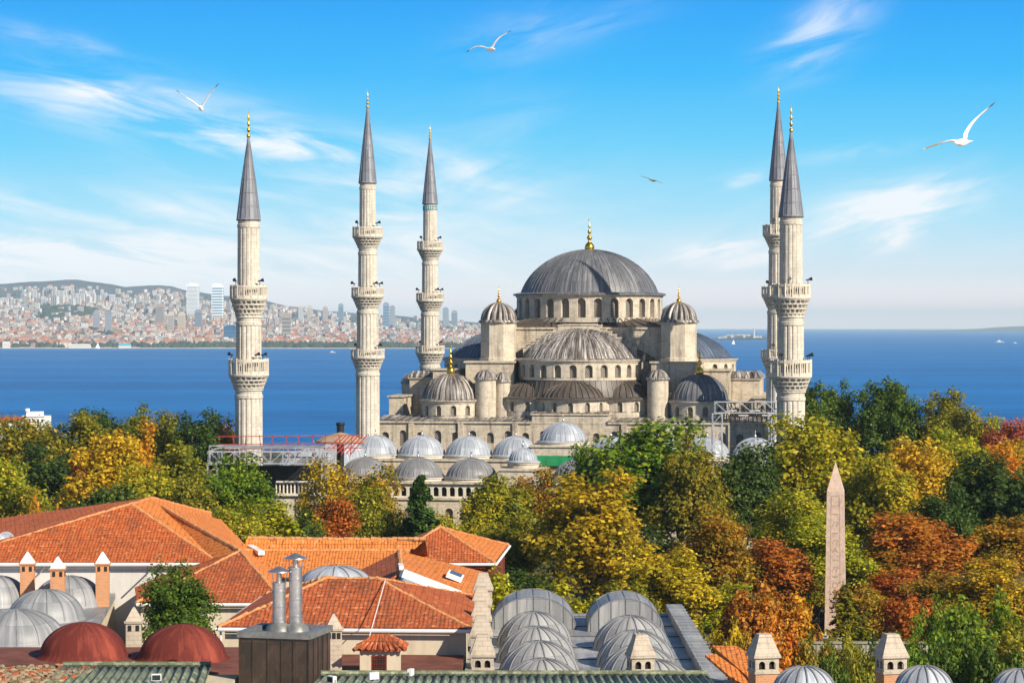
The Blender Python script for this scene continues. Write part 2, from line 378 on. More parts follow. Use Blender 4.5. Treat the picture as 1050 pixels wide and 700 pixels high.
M['oldstone'] = m_stone('old_chimney_stone', (.50, .42, .33), (.42, .35, .27), (.3, .25, .2), bw=.5, bh=.25, stain=(.14, .115, .09), sf=.9)
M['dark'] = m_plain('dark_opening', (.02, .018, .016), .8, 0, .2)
M['copper'] = m_lead('brown_copper_sheet', (.045, .030, .022), (.12, .075, .05), .7, sx=1.2, sy=.9, rough=.45, spec=.5)
M['copper_edge'] = m_plain('grey_metal_flashing', (.24, .24, .23), .45, .5, .3, 2)
M['steel'] = m_plain('galvanised_steel', (.50, .50, .51), .35, .85, .2, 3)
M['patina'] = m_lead('green_patina_copper', (.13, .15, .085), (.38, .40, .27), .9, sx=2.2, sy=.5, rough=.6, spec=.3)
M['bark'] = m_plain('bark', (.10, .075, .05), .95, 0, .4, 2)
M['granite'] = m_plain('pink_granite', (.60, .44, .345), .75, 0, .2, 2.6)
M['granite_cut'] = m_plain('cut_granite', (.38, .275, .21), .8, 0, .2, 1.2)
M['truss'] = m_plain('white_truss_paint', (.40, .41, .43), .5, .1, .08, 1)
M['redsteel'] = m_plain('red_steel_paint', (.42, .06, .05), .5, .1, .2, 1)
M['green_sheet'] = m_plain('green_plastic_sheet', (.02, .24, .09), .5, 0, .15, .6)
M['canopy'] = m_plain('tan_canvas', (.36, .26, .17), .9, 0, .2, 1)
M['blackmetal'] = m_plain('black_metal', (.02, .02, .022), .5, .2, .2)
M['glass'] = m_plain('dark_window_glass', (.03, .04, .05), .12, 0, .2, 1, .6)

M['hoarding'] = m_plain('cream_sheet_hoarding', (.27, .25, .19), .7, 0, .15, .4)
M['teal'] = m_plain('turquoise_tile', (.03, .30, .38), .4, 0, .3, 2)

# ================================================================== SETTING
def sstep(a, b, x):
    t = min(1, max(0, (x-a)/(b-a))); return t*t*(3-2*t)
def ground_z(x, y):
    z = 27 + 5*sstep(325, 350, y) - 33.9*sstep(485, 1150, y)
    return z
mb = MB()
xs = [-900, -500, -300, -200, -150]+list(range(-120, 121, 12))+[150, 200, 300, 500, 900]
ys = [20, 60, 100, 140, 180, 220, 260, 300, 320, 326, 332, 338, 344, 350, 380, 420, 460, 490, 520, 560, 600, 660, 720, 780, 840, 900, 960, 1020, 1100, 1200]
for j in range(len(ys)-1):
    for i in range(len(xs)-1):
        q = [(xs[i], ys[j]), (xs[i+1], ys[j]), (xs[i+1], ys[j+1]), (xs[i], ys[j+1])]
        mb.face([(a, b, ground_z(a, b)) for a, b in q], 0, q)
def m_ground():
    m, nt, b = newmat('park_ground'); uv = uvmap(nt)
    n1 = noise(nt, uv, .08, 5); n2 = noise(nt, uv, .9, 5)
    col = mixc(nt, rampf(nt, n1, .4, .6), (.045, .065, .02), (.10, .095, .055)); col = mixc(nt, rampf(nt, n2, .4, .8), col, (.09, .07, .03))
    nt.links.new(col, b.inputs['Base Color']); b.inputs['Roughness'].default_value = .95; return m
tag(mb.build('ground', m_ground()), kind='structure')

def m_sea():
    m, nt, b = newmat('sea_water')
    v = objc(nt)
    st = noise(nt, objc(nt, (.00045, .0035, 1)), 1.0, 4, .6); st2 = noise(nt, objc(nt, (.012, .03, 1)), 1.0, 5, .7)
    col = mixc(nt, rampf(nt, st, .38, .64), (.002, .092, .33), (.004, .170, .50))
    col = mixc(nt, N(nt, 'ShaderNodeMath', {0: rampf(nt, st2, .42, .72), 1: .75}, operation='MULTIPLY').outputs[0], col, (.008, .21, .56))
    nt.links.new(col, b.inputs['Base Color']); b.inputs['Roughness'].default_value = .42; b.inputs['Specular IOR Level'].default_value = .12
    w1 = noise(nt, objc(nt, (.05, .11, 1)), 1.0, 6, .75)
    bump(nt, b, w1, .9, 4.0)
    return m
mb = MB(); mb.face([(-28000, 1050, 0), (28000, 1050, 0), (28000, 46000, 0), (-28000, 46000, 0)])
mb.face([(-9000, 500, -.4), (9000, 500, -.4), (9000, 1050, -.4), (-9000, 1050, -.4)])
tag(mb.build('sea', m_sea(), smooth=False), kind='structure')

# far shore: the hill line given by its height over a distance of 12 km
HILL = [(-220, 296), (-60, 293), (0, 291), (40, 288.5), (75, 286), (105, 290), (130, 295), (150, 293.5), (170, 293), (195, 298), (230, 303), (262, 307), (300, 314), (340, 319), (400, 324), (460, 329), (530, 334), (590, 343), (641, 347)]
def hill_z(px):
    for (a, ya), (b, yb) in zip(HILL[:-1], HILL[1:]):
        if a <= px <= b:
            t = sstep(a, b, px); y = ya+(yb-ya)*t; return EYE+(HZ-y)*12000/F
    return 40.
SHORE = 6450
def far_z(px, d):
    t = (d-SHORE)/(12000-SHORE)
    if t <= 0: return 1.5
    if t <= 1:
        roll = 6*sin(px*.05+d*.0011)+5*sin(px*.021-d*.0017)
        return 2 + (hill_z(px)-2)*(.55*t+.45*t*t) + roll*min(1, t*4)*(1-t*.6)
    return max(-3, hill_z(px)*(1-((d-12000)/2500)**2)) + 2
mb = MB(); G = {}
ds = [6350, 6449, 6450, 6600, 6900, 7200, 7600, 8000, 8500, 9000, 9600, 10200, 10800, 11400, 11800, 12000, 12300, 12900, 13700, 14600]
ps = list(range(-220, 641, 12))
def fp(px, d):
    x = (px-525)/F*d
    return (x, d, -1.5 if d < 6449 else (far_z(px, d) if px < 600 else -1.5))
for j in range(len(ds)-1):
    for i in range(len(ps)-1):
        mb.face([fp(ps[i], ds[j]), fp(ps[i+1], ds[j]), fp(ps[i+1], ds[j+1]), fp(ps[i], ds[j+1])], 1 if ds[j] < 6460 else 0)
def m_hill():
    m, nt, b = newmat('wooded_hillside'); v = objc(nt, (.001, .001, .001))
    n1 = noise(nt, v, 3.0, 6, .7)
    nt.links.new(mixc(nt, rampf(nt, n1, .4, .65), (.03, .043, .055), (.085, .095, .11)), b.inputs['Base Color']); b.inputs['Roughness'].default_value = 1
    return m
tag(mb.build('far_hills', [m_hill(), m_plain('shore_sand', (.55, .45, .34), .9, 0, .15, .01)], angle=3), kind='structure')
# low headland and the faint coast at the right
mb = MB()
pr = [(722, 0), (735, 5), (745, 10), (757, 14), (770, 14), (785, 11), (800, 7), (815, 0)]
for (a, za), (b, zb) in zip(pr[:-1], pr[1:]):
    for d0, d1, k0, k1 in ((10500, 10600, .35, 1), (10600, 11200, 1, 1), (11200, 11300, 1, .0)):
        mb.face([((a-525)/F*d0, d0, za*k0), ((b-525)/F*d0, d0, zb*k0), ((b-525)/F*d1, d1, zb*k1), ((a-525)/F*d1, d1, za*k1)])
tag(mb.build('headland', m_hill(), angle=3), kind='structure')
mb = MB()
pr = [(930, 2), (970, 14), (1000, 30), (1030, 52), (1060, 62), (1110, 70), (1200, 70)]
for (a, za), (b, zb) in zip(pr[:-1], pr[1:]):
    for d0, d1, k0, k1 in ((24000, 25500, 0, 1), (25500, 27000, 1, 0)):
        mb.face([((a-525)/F*d0, d0, za*k0-1), ((b-525)/F*d0, d0, zb*k0-1), ((b-525)/F*d1, d1, zb*k1-1), ((a-525)/F*d1, d1, za*k1-1)])
tag(mb.build('far_coast', m_hill(), angle=3), kind='structure')

# ------------------------------------------------------------------ haze
def m_haze(d):
    m = bpy.data.materials.new('thin_haze'); m.use_nodes = True; nt = m.node_tree; nt.nodes.clear()
    o = nt.nodes.new('ShaderNodeOutputMaterial'); v = nt.nodes.new('ShaderNodeVolumePrincipled')
    v.inputs['Color'].default_value = (.62, .84, 1.0, 1); v.inputs['Density'].default_value = d; v.inputs['Anisotropy'].default_value = -.2
    nt.links.new(v.outputs[0], o.inputs['Volume']); return m
USE_HAZE = True
if USE_HAZE:
    mb = MB(); mb.box(-30000, 30000, -200, 47000, -3, 345)
    tag(mb.build('haze', m_haze(4.0e-5), smooth=False), kind='stuff')

# ------------------------------------------------------------------ far city
CW = [m_plain('far_wall_white', (.58, .55, .53), .9, 0, .1, .002), m_plain('far_wall_cream', (.55, .46, .36), .9, 0, .1, .002), m_plain('far_wall_pink', (.44, .33, .30), .9, 0, .1, .002),
      m_plain('far_wall_grey', (.29, .30, .34), .9, 0, .1, .002), m_plain('far_wall_tan', (.36, .29, .24), .9, 0, .1, .002), m_plain('far_roof_red', (.42, .15, .085), .9, 0, .15, .002), m_plain('far_roof_grey', (.22, .21, .22), .9, 0, .1, .002),
      m_plain('far_window_band', (.12, .14, .17), .4, 0, .1, .002)]
rc = random.Random(3)
def house(mb, x, y, z, w, dp, h, rot, wall, roof, kind, zb=6):
    c, s = cos(rot), sin(rot)
    T = lambda a, b, k: (x+a*c-b*s, y+a*s+b*c, z+k)
    w /= 2; dp /= 2
    A = [T(-w, -dp, -zb), T(w, -dp, -zb), T(w, dp, -zb), T(-w, dp, -zb)]; B = [T(-w, -dp, h), T(w, -dp, h), T(w, dp, h), T(-w, dp, h)]
    for i in range(4): j = (i+1) % 4; mb.face([A[i], A[j], B[j], B[i]], wall)
    nfl = max(1, int(h/3.4))
    if h < 24: 
        for k in range(nfl):              # window bands, a hand proud of the wall
            z0 = h*(k+.35)/nfl; z1 = h*(k+.72)/nfl; e = .15
            for q in range(2):
                a0 = -w*.8+q*w*.85; a1 = a0+w*.68
                mb.face([T(a0, -dp-e, z0), T(a1, -dp-e, z0), T(a1, -dp-e, z1), T(a0, -dp-e, z1)], 7)
    else:
        for q in range(3):
            a0 = -w*.85+q*w*.6; a1 = a0+w*.3
            mb.face([T(a0, -dp-.2, 2), T(a1, -dp-.2, 2), T(a1, -dp-.2, h-2), T(a0, -dp-.2, h-2)], 7)
    if kind == 'hip':
        P = [T(-w*.45, 0, h+w*.42), T(w*.45, 0, h+w*.42)]
        o = 1.06; B = [T(-w*o, -dp*o, h), T(w*o, -dp*o, h), T(w*o, dp*o, h), T(-w*o, dp*o, h)]
        mb.face([B[0], B[1], P[1], P[0]], roof); mb.face([B[1], B[2], P[1]], roof); mb.face([B[2], B[3], P[0], P[1]], roof); mb.face([B[3], B[0], P[0]], roof)
    else: mb.face(B, roof)
# three hundred nearest houses, each an object
protos = []
KINDS = [(0, 5, 'hip', 14, 12, 9), (1, 5, 'hip', 16, 13, 12), (2, 5, 'hip', 13, 12, 10), (0, 6, 'flat', 17, 14, 15), (3, 6, 'flat', 20, 15, 17), (4, 5, 'hip', 18, 13, 11), (1, 6, 'flat', 15, 14, 19), (0, 5, 'hip', 26, 13, 10)]
KL = ['small white house with a red hipped roof in the far city across the water', 'cream house with a red hipped roof in the far city across the water', 'small pink house with a red hipped roof in the far city across the water',
      'white flat roofed block of flats low in the far city across the water', 'grey flat roofed block of flats low in the far city across the water', 'tan house with a red hipped roof in the far city across the water',
      'tall cream flat roofed house in the far city across the water', 'long white house with a red roof in the far city across the water']
for k, (wl, rf, kd, w, dp, h) in enumerate(KINDS):
    mb = MB(); house(mb, 0, 0, 0, w, dp, h, 0, wl, rf, kd)
    o = mb.build('city_house', CW, smooth=False); tag(o, KL[k], 'house', 'houses of the far city by the shore, '+KL[k].split(' in the')[0]); protos.append(o)
used = set()
for i in range(300):
    px = -12+ (i*487/300.0) + rc.uniform(-1.5, 1.5); d = 6520+rc.random()**1.3*520
    if 160 < px < 400: d += 60
    k = rc.randrange(8); o = protos[k]
    if k in used: o = o.copy(); COL.objects.link(o)
    used.add(k); o.location = ((px-525)/F*d, d, far_z(px, d)); o.rotation_euler = (0, 0, rc.uniform(-.5, .5)); s = rc.uniform(.8, 1.25); o.scale = (s, s, s)
mb = MB()
for i in range(5200):
    px = rc.uniform(-90, 500); d = 6650+5000*rc.random()**1.25
    if px > 300 and d > 9500 and rc.random() < .5: continue
    z = far_z(px, d); x = (px-525)/F*d
    if 40 < px < 100 and 8600 < d < 9600 and rc.random() < .93: continue          # the wooded slope
    if (d > 10300 and rc.random() < (.8 if px < 120 else .45)) or d > 11400: continue
    far = d > 8600
    wl = rc.choices([0, 1, 2, 3, 4], [5, 4, 2, 1.6, 2])[0]
    if rc.random() < (.55 if not far else .3): house(mb, x, d, z, rc.uniform(11, 24), rc.uniform(10, 16), rc.uniform(7, 16), rc.uniform(-.6, .6), wl, 5, 'hip', 12)
    else: house(mb, x, d, z, rc.uniform(12, 24), rc.uniform(12, 18), rc.uniform(11, 22 if not far else 26), rc.uniform(-.6, .6), wl, 6 if rc.random() < .7 else 0, 'flat', 14)
o = mb.build('far_city', CW, smooth=False); o['kind'] = 'stuff'; o['label'] = 'dense mass of small pale and red roofed houses covering the far hillside'; o['category'] = 'city'
# apartment slabs in rows on the hill
mb0 = MB(); house(mb0, 0, 0, 0, 22, 18, 40, 0, 0, 6, 'flat', 16)
slab = mb0.build('apartment_block', CW, smooth=False); tag(slab, 'tall pale apartment block in the rows high on the far hill', 'apartment block', 'apartment blocks in rows on the far hill')
first = True
for i in range(46):
    if i < 26: px = 24+i*5.1+rc.uniform(-1.2, 1.2); d = 10300+rc.uniform(-150, 150)
    else: px = -14+(i-26)*3.4+(40 if i > 34 else 0); d = 9800+rc.uniform(-200, 200)
    o = slab if first else slab.copy()
    if not first: COL.objects.link(o)
    first = False
    o.location = ((px-525)/F*d, d, far_z(px, d)+rc.uniform(-6, 4)); s = rc.uniform(.7, 1.1); o.scale = (s*rc.uniform(.8, 1.2), s, s); o.rotation_euler = (0, 0, rc.uniform(-.4, .4))
# towers
mglass_b = m_plain('tower_blue_glass', (.05, .15, .28), .2, 0, .12, .02, .6); mglass_w = m_plain('tower_pale_glass', (.80, .84, .84), .4, 0, .06, .02, .5); mglass_g = m_plain('tower_grey_glass', (.22, .27, .34), .3, 0, .1, .02, .5); mnavy = m_plain('deep_blue_cladding', (.012, .09, .20), .4, 0, .1, .02)
def tower(px0, px1, ytop, d, label, mats, zb=None, bands=18, cat='tower block', group=None):
    xa, xb = (px0-525)/F*d, (px1-525)/F*d; w = (xb-xa); zt = EYE-(ytop-HZ)/F*d; z0 = far_z((px0+px1)/2, d)-8
    t = thing('tower_block', label, cat, ((xa+xb)/2, d, z0), 0, group)
    h = zt-z0; b = MB(); b.box(-w/2, w/2, -w*.4, w*.4, 0, h, 0); b.box(-w*.3, w*.3, -w*.25, w*.25, h, h+4, 0)
    b.build('wall', mats[0], t, smooth=False)
    b = MB()
    for k in range(bands): z = 10+(h-16)*k/bands; b.box(-w*.46, w*.46, -w*.4-.5, -w*.4+.1, z, z+(h-16)/bands*.45); b.box(w*.5-.1, w*.5+.5, -w*.35, w*.35, z, z+(h-16)/bands*.45)
    b.build('window_bands', mats[1], t, smooth=False)
    return t
tower(192, 204, 291.5, 9000, 'pale grey glass high rise, left of the twin towers on the far hill', (mglass_w, CW[3]), bands=24)
tower(217.5, 229, 292, 9000, 'blue edged glass high rise, right of the twin towers on the far hill', (mglass_w, mglass_b), bands=12)
tower(230, 244, 334.5, 6800, 'dark blue cube shaped building on the far shore half behind the leftmost minaret', (mnavy, mglass_b), bands=4)
tower(289.5, 298, 322, 7600, 'dark brown office block on the far city skyline between two minarets', (CW[4], CW[7]), bands=6)
for (a, b_, y, d, lab, mt) in [(393, 399, 311, 9300, 'blue grey high rise on the skyline just right of the second minaret', (mglass_g, mglass_b)), (399.5, 405, 314, 9600, 'shorter blue grey high rise touching a taller one right of the second minaret', (mglass_g, CW[3])),
                               (347, 352, 312, 9400, 'slim blue high rise on the skyline left of the second minaret', (mglass_g, mglass_b)), (454, 460, 316, 9200, 'grey high rise on the skyline just right of the third minaret', (mglass_g, CW[3])), (463, 469, 319, 9300, 'low grey high rise on the skyline beside the mosque left semi dome', (CW[3], mglass_b)),
                               (306, 311, 312.5, 9600, 'pale slim high rise left of the skyline row between two minarets', (CW[0], CW[3])), (315, 320, 314, 9700, 'cream slim high rise in the middle of the skyline row', (CW[1], CW[3])), (331, 336, 315, 9700, 'pale pinkish high rise right end of the skyline row', (CW[2], CW[3])),
                               (96, 102, 319.5, 7500, 'grey office block in the midst of the far left city', (CW[3], mglass_g)), (108, 114, 321, 7400, 'blue grey office block in the midst of the far left city', (mglass_g, CW[3])), (160, 168, 312, 8200, 'tan apartment tower on the far left hillside', (CW[4], CW[7])), (200, 207, 318, 7800, 'navy office block below the twin towers', (mglass_g, CW[7])), (172, 178, 321, 7700, 'cream apartment tower left below the twin towers', (CW[1], CW[7])), (183, 190, 321, 7800, 'wide cream apartment tower under the twin towers', (CW[1], CW[4]))]:
    tower(a, b_, y, d, lab, mt, bands=9)
# dark trees along the shore: one green mass
mb = MB()
ico = [(0, 0, 1)]+[(cos(a)*.85, sin(a)*.85, .45) for a in [2*pi*k/6 for k in range(6)]]+[(cos(a), sin(a), -.3) for a in [2*pi*(k+.5)/6 for k in range(6)]]
def blob(x, y, z, r, h):
    P = [(x+a*r*rc.uniform(.75, 1.25), y+b*r*rc.uniform(.75, 1.25), z+(c+.3)*h*rc.uniform(.8, 1.2)) for a, b, c in ico]
    for k in range(6):
        n = (k+1) % 6; mb.face([P[0], P[1+k], P[1+n]]); mb.face([P[1+k], P[7+k], P[1+n]]); mb.face([P[7+k], P[7+n], P[1+n]])
for i in range(2300):
    px = rc.uniform(-20, 495)
    u = rc.random()
    if u < .5: d = 6475+rc.random()*160
    elif u < .85: d = 6560+rc.random()*900
    else: d = 7500+rc.random()*3500
    if px < 150 and u < .5 and rc.random() < .55: continue
    blob((px-525)/F*d, d, far_z(px, d)-1, rc.uniform(6, 15), rc.uniform(6, 13))
for i in range(420):
    px = rc.uniform(45, 100); d = rc.uniform(8600, 9600); blob((px-525)/F*d, d, far_z(px, d)-2, rc.uniform(14, 24), rc.uniform(7, 12))
o = mb.build('shore_trees', m_plain('far_foliage', (.035, .055, .03), 1, 0, .4, .01), angle=3); o['kind'] = 'stuff'; o['label'] = 'dark green tree masses along the far shore and hillside'; o['category'] = 'trees'
# houses on the headland and its lighthouse
hp = MB(); house(hp, 0, 0, 0, 38, 20, 14, 0, 0, 6, 'flat'); hb = hp.build('headland_building', CW, smooth=False)
tag(hb, 'white building on the low headland at the right of the mosque', 'building', 'white buildings on the headland')
for i, (px, sc) in enumerate([(745, .9), (751, 1.3), (757, 1.0), (763, 1.4), (768, .8), (777, .9), (739, .6)]):
    o = hb if i == 0 else hb.copy()
    if i: COL.objects.link(o)
    o.location = ((px-525)/F*10560, 10560, 4); o.scale = (sc, 1, sc)
mb = MB(); mb.tube((0, 0, 0), (0, 0, 40), 5, 3.2, 10); mb.tube((0, 0, 40), (0, 0, 42), 5, 5, 10); mb.tube((0, 0, 42), (0, 0, 47), 2.4, 2.4, 10); mb.tube((0, 0, 47), (0, 0, 51), 3, .3, 10)
tag(mb.build('lighthouse', CW[0], loc=((773-525)/F*10540, 10540, 3)), 'slim white lighthouse on the low headland right of the mosque', 'lighthouse')

# ------------------------------------------------------------------ boats
mred = m_plain('boat_hull_dark', (.06, .09, .14), .5); msail = m_plain('sail_cloth', (.85, .84, .82), .8, 0, .04)
def boat(px, py, L, label, kind, rz=0):
    d = EYE*F/(py-HZ); t = thing('boat', label, 'boat', ((px-525)/F*d, d, 0), rz)
    b = MB(); n = 8
    for i in range(n):
        x0, x1 = -L/2+L*i/n, -L/2+L*(i+1)/n
        wd = lambda x: L*.13*max(.04, 1-abs(x/(L/2))**2.6); sh = lambda x: L*.06+L*.03*(x/(L/2))**2
        P = lambda x, s, z: (x, s*wd(x)*(1 if z > 0 else .6), z)
        for s in (-1, 1): b.face([P(x0, s, -.5), P(x1, s, -.5), P(x1, s, sh(x1)), P(x0, s, sh(x0))], 0)
        b.face([P(x0, -1, sh(x0)), P(x1, -1, sh(x1)), P(x1, 1, sh(x1)), P(x0, 1, sh(x0))], 1)
    b.build('hull', [CW[0], CW[6]], t)
    if kind == 'sail':
        b = MB(); b.tube((L*.08, 0, 0), (L*.08, 0, L*1.25), L*.012, n=6); b.build('mast', M['steel'], t)
        b = MB(); b.face([(L*.06, .1, L*.15), (-L*.42, .4, L*.15), (L*.06, .1, L*1.2)]); b.face([(L*.1, .1, L*.1), (L*.48, .2, L*.1), (L*.1, .1, L*1.1)])
        o = b.build('sail', msail, t, smooth=False); md = o.modifiers.new('thick', 'SOLIDIFY'); md.thickness = .15
    else:
        b = MB(); b.box(-L*.32, L*.2, -L*.08, L*.08, L*.05, L*.15); b.box(-L*.25, L*.08, -L*.065, L*.065, L*.15, L*.22); b.box(-L*.12, L*.0, -L*.05, L*.05, L*.22, L*.27); b.build('cabin', CW[0], t, smooth=False)
        b = MB(); b.tube((-L*.1, 0, L*.25), (-L*.1, 0, L*.36), L*.018, n=8); b.build('funnel', mred, t)
boat(100, 357.5, 14, 'small white sailing boat near the far left shore', 'sail', .3)
boat(341, 361.5, 15, 'small white motor boat on the blue water between two minarets', 'motor', .1)
boat(1025, 351, 34, 'white ferry far out on the sea at the right edge', 'motor', .2)
boat(1041, 352, 16, 'small white motor boat next to the ferry at the right edge', 'motor', .2)
boat(752, 353, 13, 'tiny white sailing boat just before the low headland', 'sail', .4)
mq = m_plain('turquoise_shed', (.05, .40, .55), .6, 0, .1, .01)
for px0, px1, y, lab, m_ in [(122, 134, 352, 'turquoise roofed boat shed on the far left shore', mq), (71, 93, 352.5, 'long low white marina building on the far left shore', CW[0]), (3, 10, 350, 'white quay building at the far left end of the shore', CW[0])]:
    d = 6440; b = MB(); w = (px1-px0)/F*d; zt = EYE-(y-HZ)/F*d
    b.box(-w/2, w/2, -8, 8, -2, zt*.6, 1); b.hexa([(-w/2, -9, zt*.6), (w/2, -9, zt*.6), (w/2, 9, zt*.6), (-w/2, 9, zt*.6), (-w/2*.9, -2, zt), (w/2*.9, -2, zt), (w/2*.9, 2, zt), (-w/2*.9, 2, zt)], 0)
    tag(b.build('quay_building', [m_, CW[0]], smooth=False, loc=(((px0+px1)/2-525)/F*d, d, 0)), lab, 'quay building')

# ================================================================== MOSQUE
YAW = -R(8); C0 = Vector((14, 432, 32))
def LW(u, v, w): return C0 + Vector((u*cos(YAW)+v*sin(YAW), u*sin(YAW)-v*cos(YAW), w))
mosque = thing('mosque', 'great grey domed stone mosque with cascading half domes between the slender minarets', 'mosque', C0, YAW)

def cap_prof(r, z0, h, n=10, lip=.25, point=0.0):
    return [(r+lip, z0-.25), (r+lip, z0), (r+lip*.35, z0+.1*lip+.1)]+arc_prof(r-lip*.15, z0+.2, h-.2, n)
def arc_prof(r, z0, h, n, tmax=1.0):
    "part of a circle (blended a little with an ellipse so that the foot stands steeper)"
    Rr = (r*r+h*h)/(2*h); th = math.asin(min(1, r/Rr)); th = pi-th if h > r else th
    out = []
    for i in range(n+1):
        f = i/n*tmax; a = th*(1-f); e = pi/2*f
        out.append((max(1e-3, .7*Rr*sin(a)+.3*r*cos(e)), z0+.7*(h-Rr+Rr*cos(a))+.3*h*sin(e)))
    return out
def rib_prof(r, z0, h, n=8, tmax=.97): return arc_prof(r, z0+.2, h-.2, n, tmax)
def finial(parent, c, z, h, name='finial'):
    b = MB(); k = h/6.0
    prof = [(.5, 0), (.95, .35), (1.0, .8), (.7, 1.3), (.25, 1.7), (.22, 1.95), (.55, 2.3), (.5, 2.6), (.18, 2.9), (.16, 3.1), (.4, 3.4), (.36, 3.65), (.13, 3.9), (.12, 4.2), (.28, 4.4), (.24, 4.6), (.08, 4.8), (.06, 5.3), (.05, 5.35)]
    b.lathe([(r*k*.9, z+zz*k) for r, zz in prof], 12, c)
    b.lathe([((.32+.07*cos(a))*k*.8, z+(5.65+.07*sin(a))*k) for a in [2*pi*i/6 for i in range(7)]], 12, c)
    return b.build(name, M['gold'], parent, angle=1.2)
def drum(parent, c, r, z0, z1, n, a0, a1, half, zb, zs, depth, mat, sill=.0, name='drum', windows=True, lead=None, skip=()):
    b = MB(); dw = (a1-a0)/n
    P = lambda a, z, d: (c[0]+(r-d)*cos(a), c[1]+(r-d)*sin(a), z)
    outs = []
    for i in range(n):
        x0 = a0+dw*i; x1 = x0+dw
        outs.append(b.arch_panel(P, x0, x1, z0, z1, (x0+x1)/2, half/r, zb, zs, depth, k=r))
    # cornice under the dome
    cp = [(r-.05, z1-.5), (r+.18, z1-.42), (r+.22, z1-.2), (r+.45, z1-.1), (r+.45, z1+.06), (r-.4, z1+.1)]
    b.lathe(cp, max(16, n*2), c, a0, a1)
    o = b.build(name, mat, parent)
    if windows:
        for i, ol in enumerate(outs):
            wb = MB(); cx = (a0+dw*(i+.5))
            pts = [P(x, z, depth-.02) for x, z in ol]; uv = [((x-cx)*r, z) for x, z in ol]
            wb.face(pts, 0, uv)
            wb.build('window', M['win'], o, smooth=False)
    return o

# ---- body of the prayer hall
def slab_cornice(b, x0, x1, y0, y1, z, o=.35, h=.35, m=0): b.box(x0-o, x1+o, y0-o, y1+o, z, z+h, m)
b = MB()
# main front wall as arch panels
PF = lambda x, z, d: (x, -31+d, z)
nW = 22; xsw = [-33+66*i/nW for i in range(nW+1)]
outs = []
for i in range(nW):
    x0, x1 = xsw[i], xsw[i+1]
    outs.append(b.arch_panel(PF, x0, x1, -3, 12.7, (x0+x1)/2, .62, 8.6 if i % 2 else 9.2, 10.7 if i % 2 else 10.4, .45))
b.box(-33, 33, -30.4, 33, -3, 12.6, 0, skip='f')
b.box(-6.4, 6.4, -31.06, -26, 12.5, 14.0)            # raised centre
b.box(-33.25, -6.45, -31.3, -30.6, 12.55, 12.95); b.box(6.45, 33.25, -31.3, -30.6, 12.55, 12.95); b.box(-6.65, 6.65, -31.3, -26, 14.0, 14.35)
for u in (-27, -18.5, -9.2, 9.2, 18.5, 27): b.box(u-.45, u+.45, -31.35, -30.98, -3, 12.5)
hall = b.build('prayer_hall_wall', M['stone_wall'], mosque)
for ol in outs:
    wb = MB(); wb.face([PF(x, z, .43) for x, z in ol], 0, ol); wb.build('window', M['win'], hall, smooth=False)
# lead roof of the terrace
b = MB()
def roofq(p, m=0): b.face(p, m)
for s in (-1, 1):
    roofq([(s*33.3, -31.4, 12.99), (s*6.3, -31.4, 12.99), (s*6.3, -22, 13.6), (s*33.3, -22, 13.6)][::s])
    b.box(min(s*33.3, s*11), max(s*33.3, s*11), -22, 33, 12.62, 13.4)
    for k in range(19):
        x = s*(7+k*1.4); b.bar((x, -31.2, 13.08), (x, -22, 13.66), .16, .14)
roofq([(-6.7, -31.4, 14.37), (6.7, -31.4, 14.37), (6.7, -26, 14.6), (-6.7, -26, 14.6)])
for k in range(9): x = -6+k*1.5; b.bar((x, -31.2, 14.45), (x, -26, 14.66), .16, .14)
b.build('terrace_roof', M['lead_brown'], mosque, smooth=False)

# ---- great square under the dome
b = MB(); b.box(-14, 14, -14, 14, 12, 28.4); b.box(-14.3, 14.3, -14.3, 14.3, 28.4, 28.75)
b.build('dome_base', M['stone_wall'], mosque)
b = MB(); b.lathe([(19.9, 28.76), (19.8, 28.8), (13.3, 30.3)], 4, (0, 0), pi/4, pi/4+2*pi)
for i in range(72):
    t = 2*pi*i/72; k = 13.95/max(abs(cos(t)), abs(sin(t))); b.bar((k*cos(t), k*sin(t), 28.9), (13.2*cos(t), 13.2*sin(t), 30.35), .16, .14) if k > 14.2 else None
b.build('base_roof', M['lead_dark'], mosque, smooth=False)
dr = drum(mosque, (0, 0), 13.15, 29.6, 34.55, 28, pi/28, 2*pi+pi/28, .76, 30.5, 33.1, .8, M['stone'])
b = MB(); b.lathe(cap_prof(12.6, 34.7, 8.1, 18, 1.2), 96); b.seams([(13.7, 34.75)]+rib_prof(12.45, 34.7, 8.1, 12), 76, w=.12, h=.045)
b.build('main_dome', M['lead_main'], mosque, angle=.9)
finial(mosque, (0, 0), 42.5, 6.0)

# ---- half domes on the sides and the front
def half_dome(c, ang, r, rd, z0, z1, h, n, mat, half):
    a0, a1 = ang-pi/2-.08, ang+pi/2+.08
    d = drum(mosque, c, rd, z0, z1, n, a0, a1, half, z0+.5, z0+2.0, .6, M['stone'], name='half_dome_drum')
    b = MB(); b.lathe(cap_prof(r, z1+.12, h, 14, .95), 48, c, a0, a1); b.seams([(r+.85, z1+.14)]+rib_prof(r-.12, z1+.12, h, 10), 40, c, a0, a1, w=.14, h=.06)
    b.build('half_dome', mat, mosque, angle=.9)
    return d
half_dome((0, -15.6), -pi/2, 10.1, 10.75, 19.7, 23.1, 5.3, 13, M['lead_brown'], .66)
half_dome((14.5, 0), 0, 11.2, 11.9, 19.7, 23.1, 5.2, 13, M['lead_skytint'], .6)  # side half domes carry the sky's blue reflection in their base colour
half_dome((-14.5, 0), pi, 11.2, 11.9, 19.7, 23.1, 5.2, 13, M['lead_skytint'], .6)
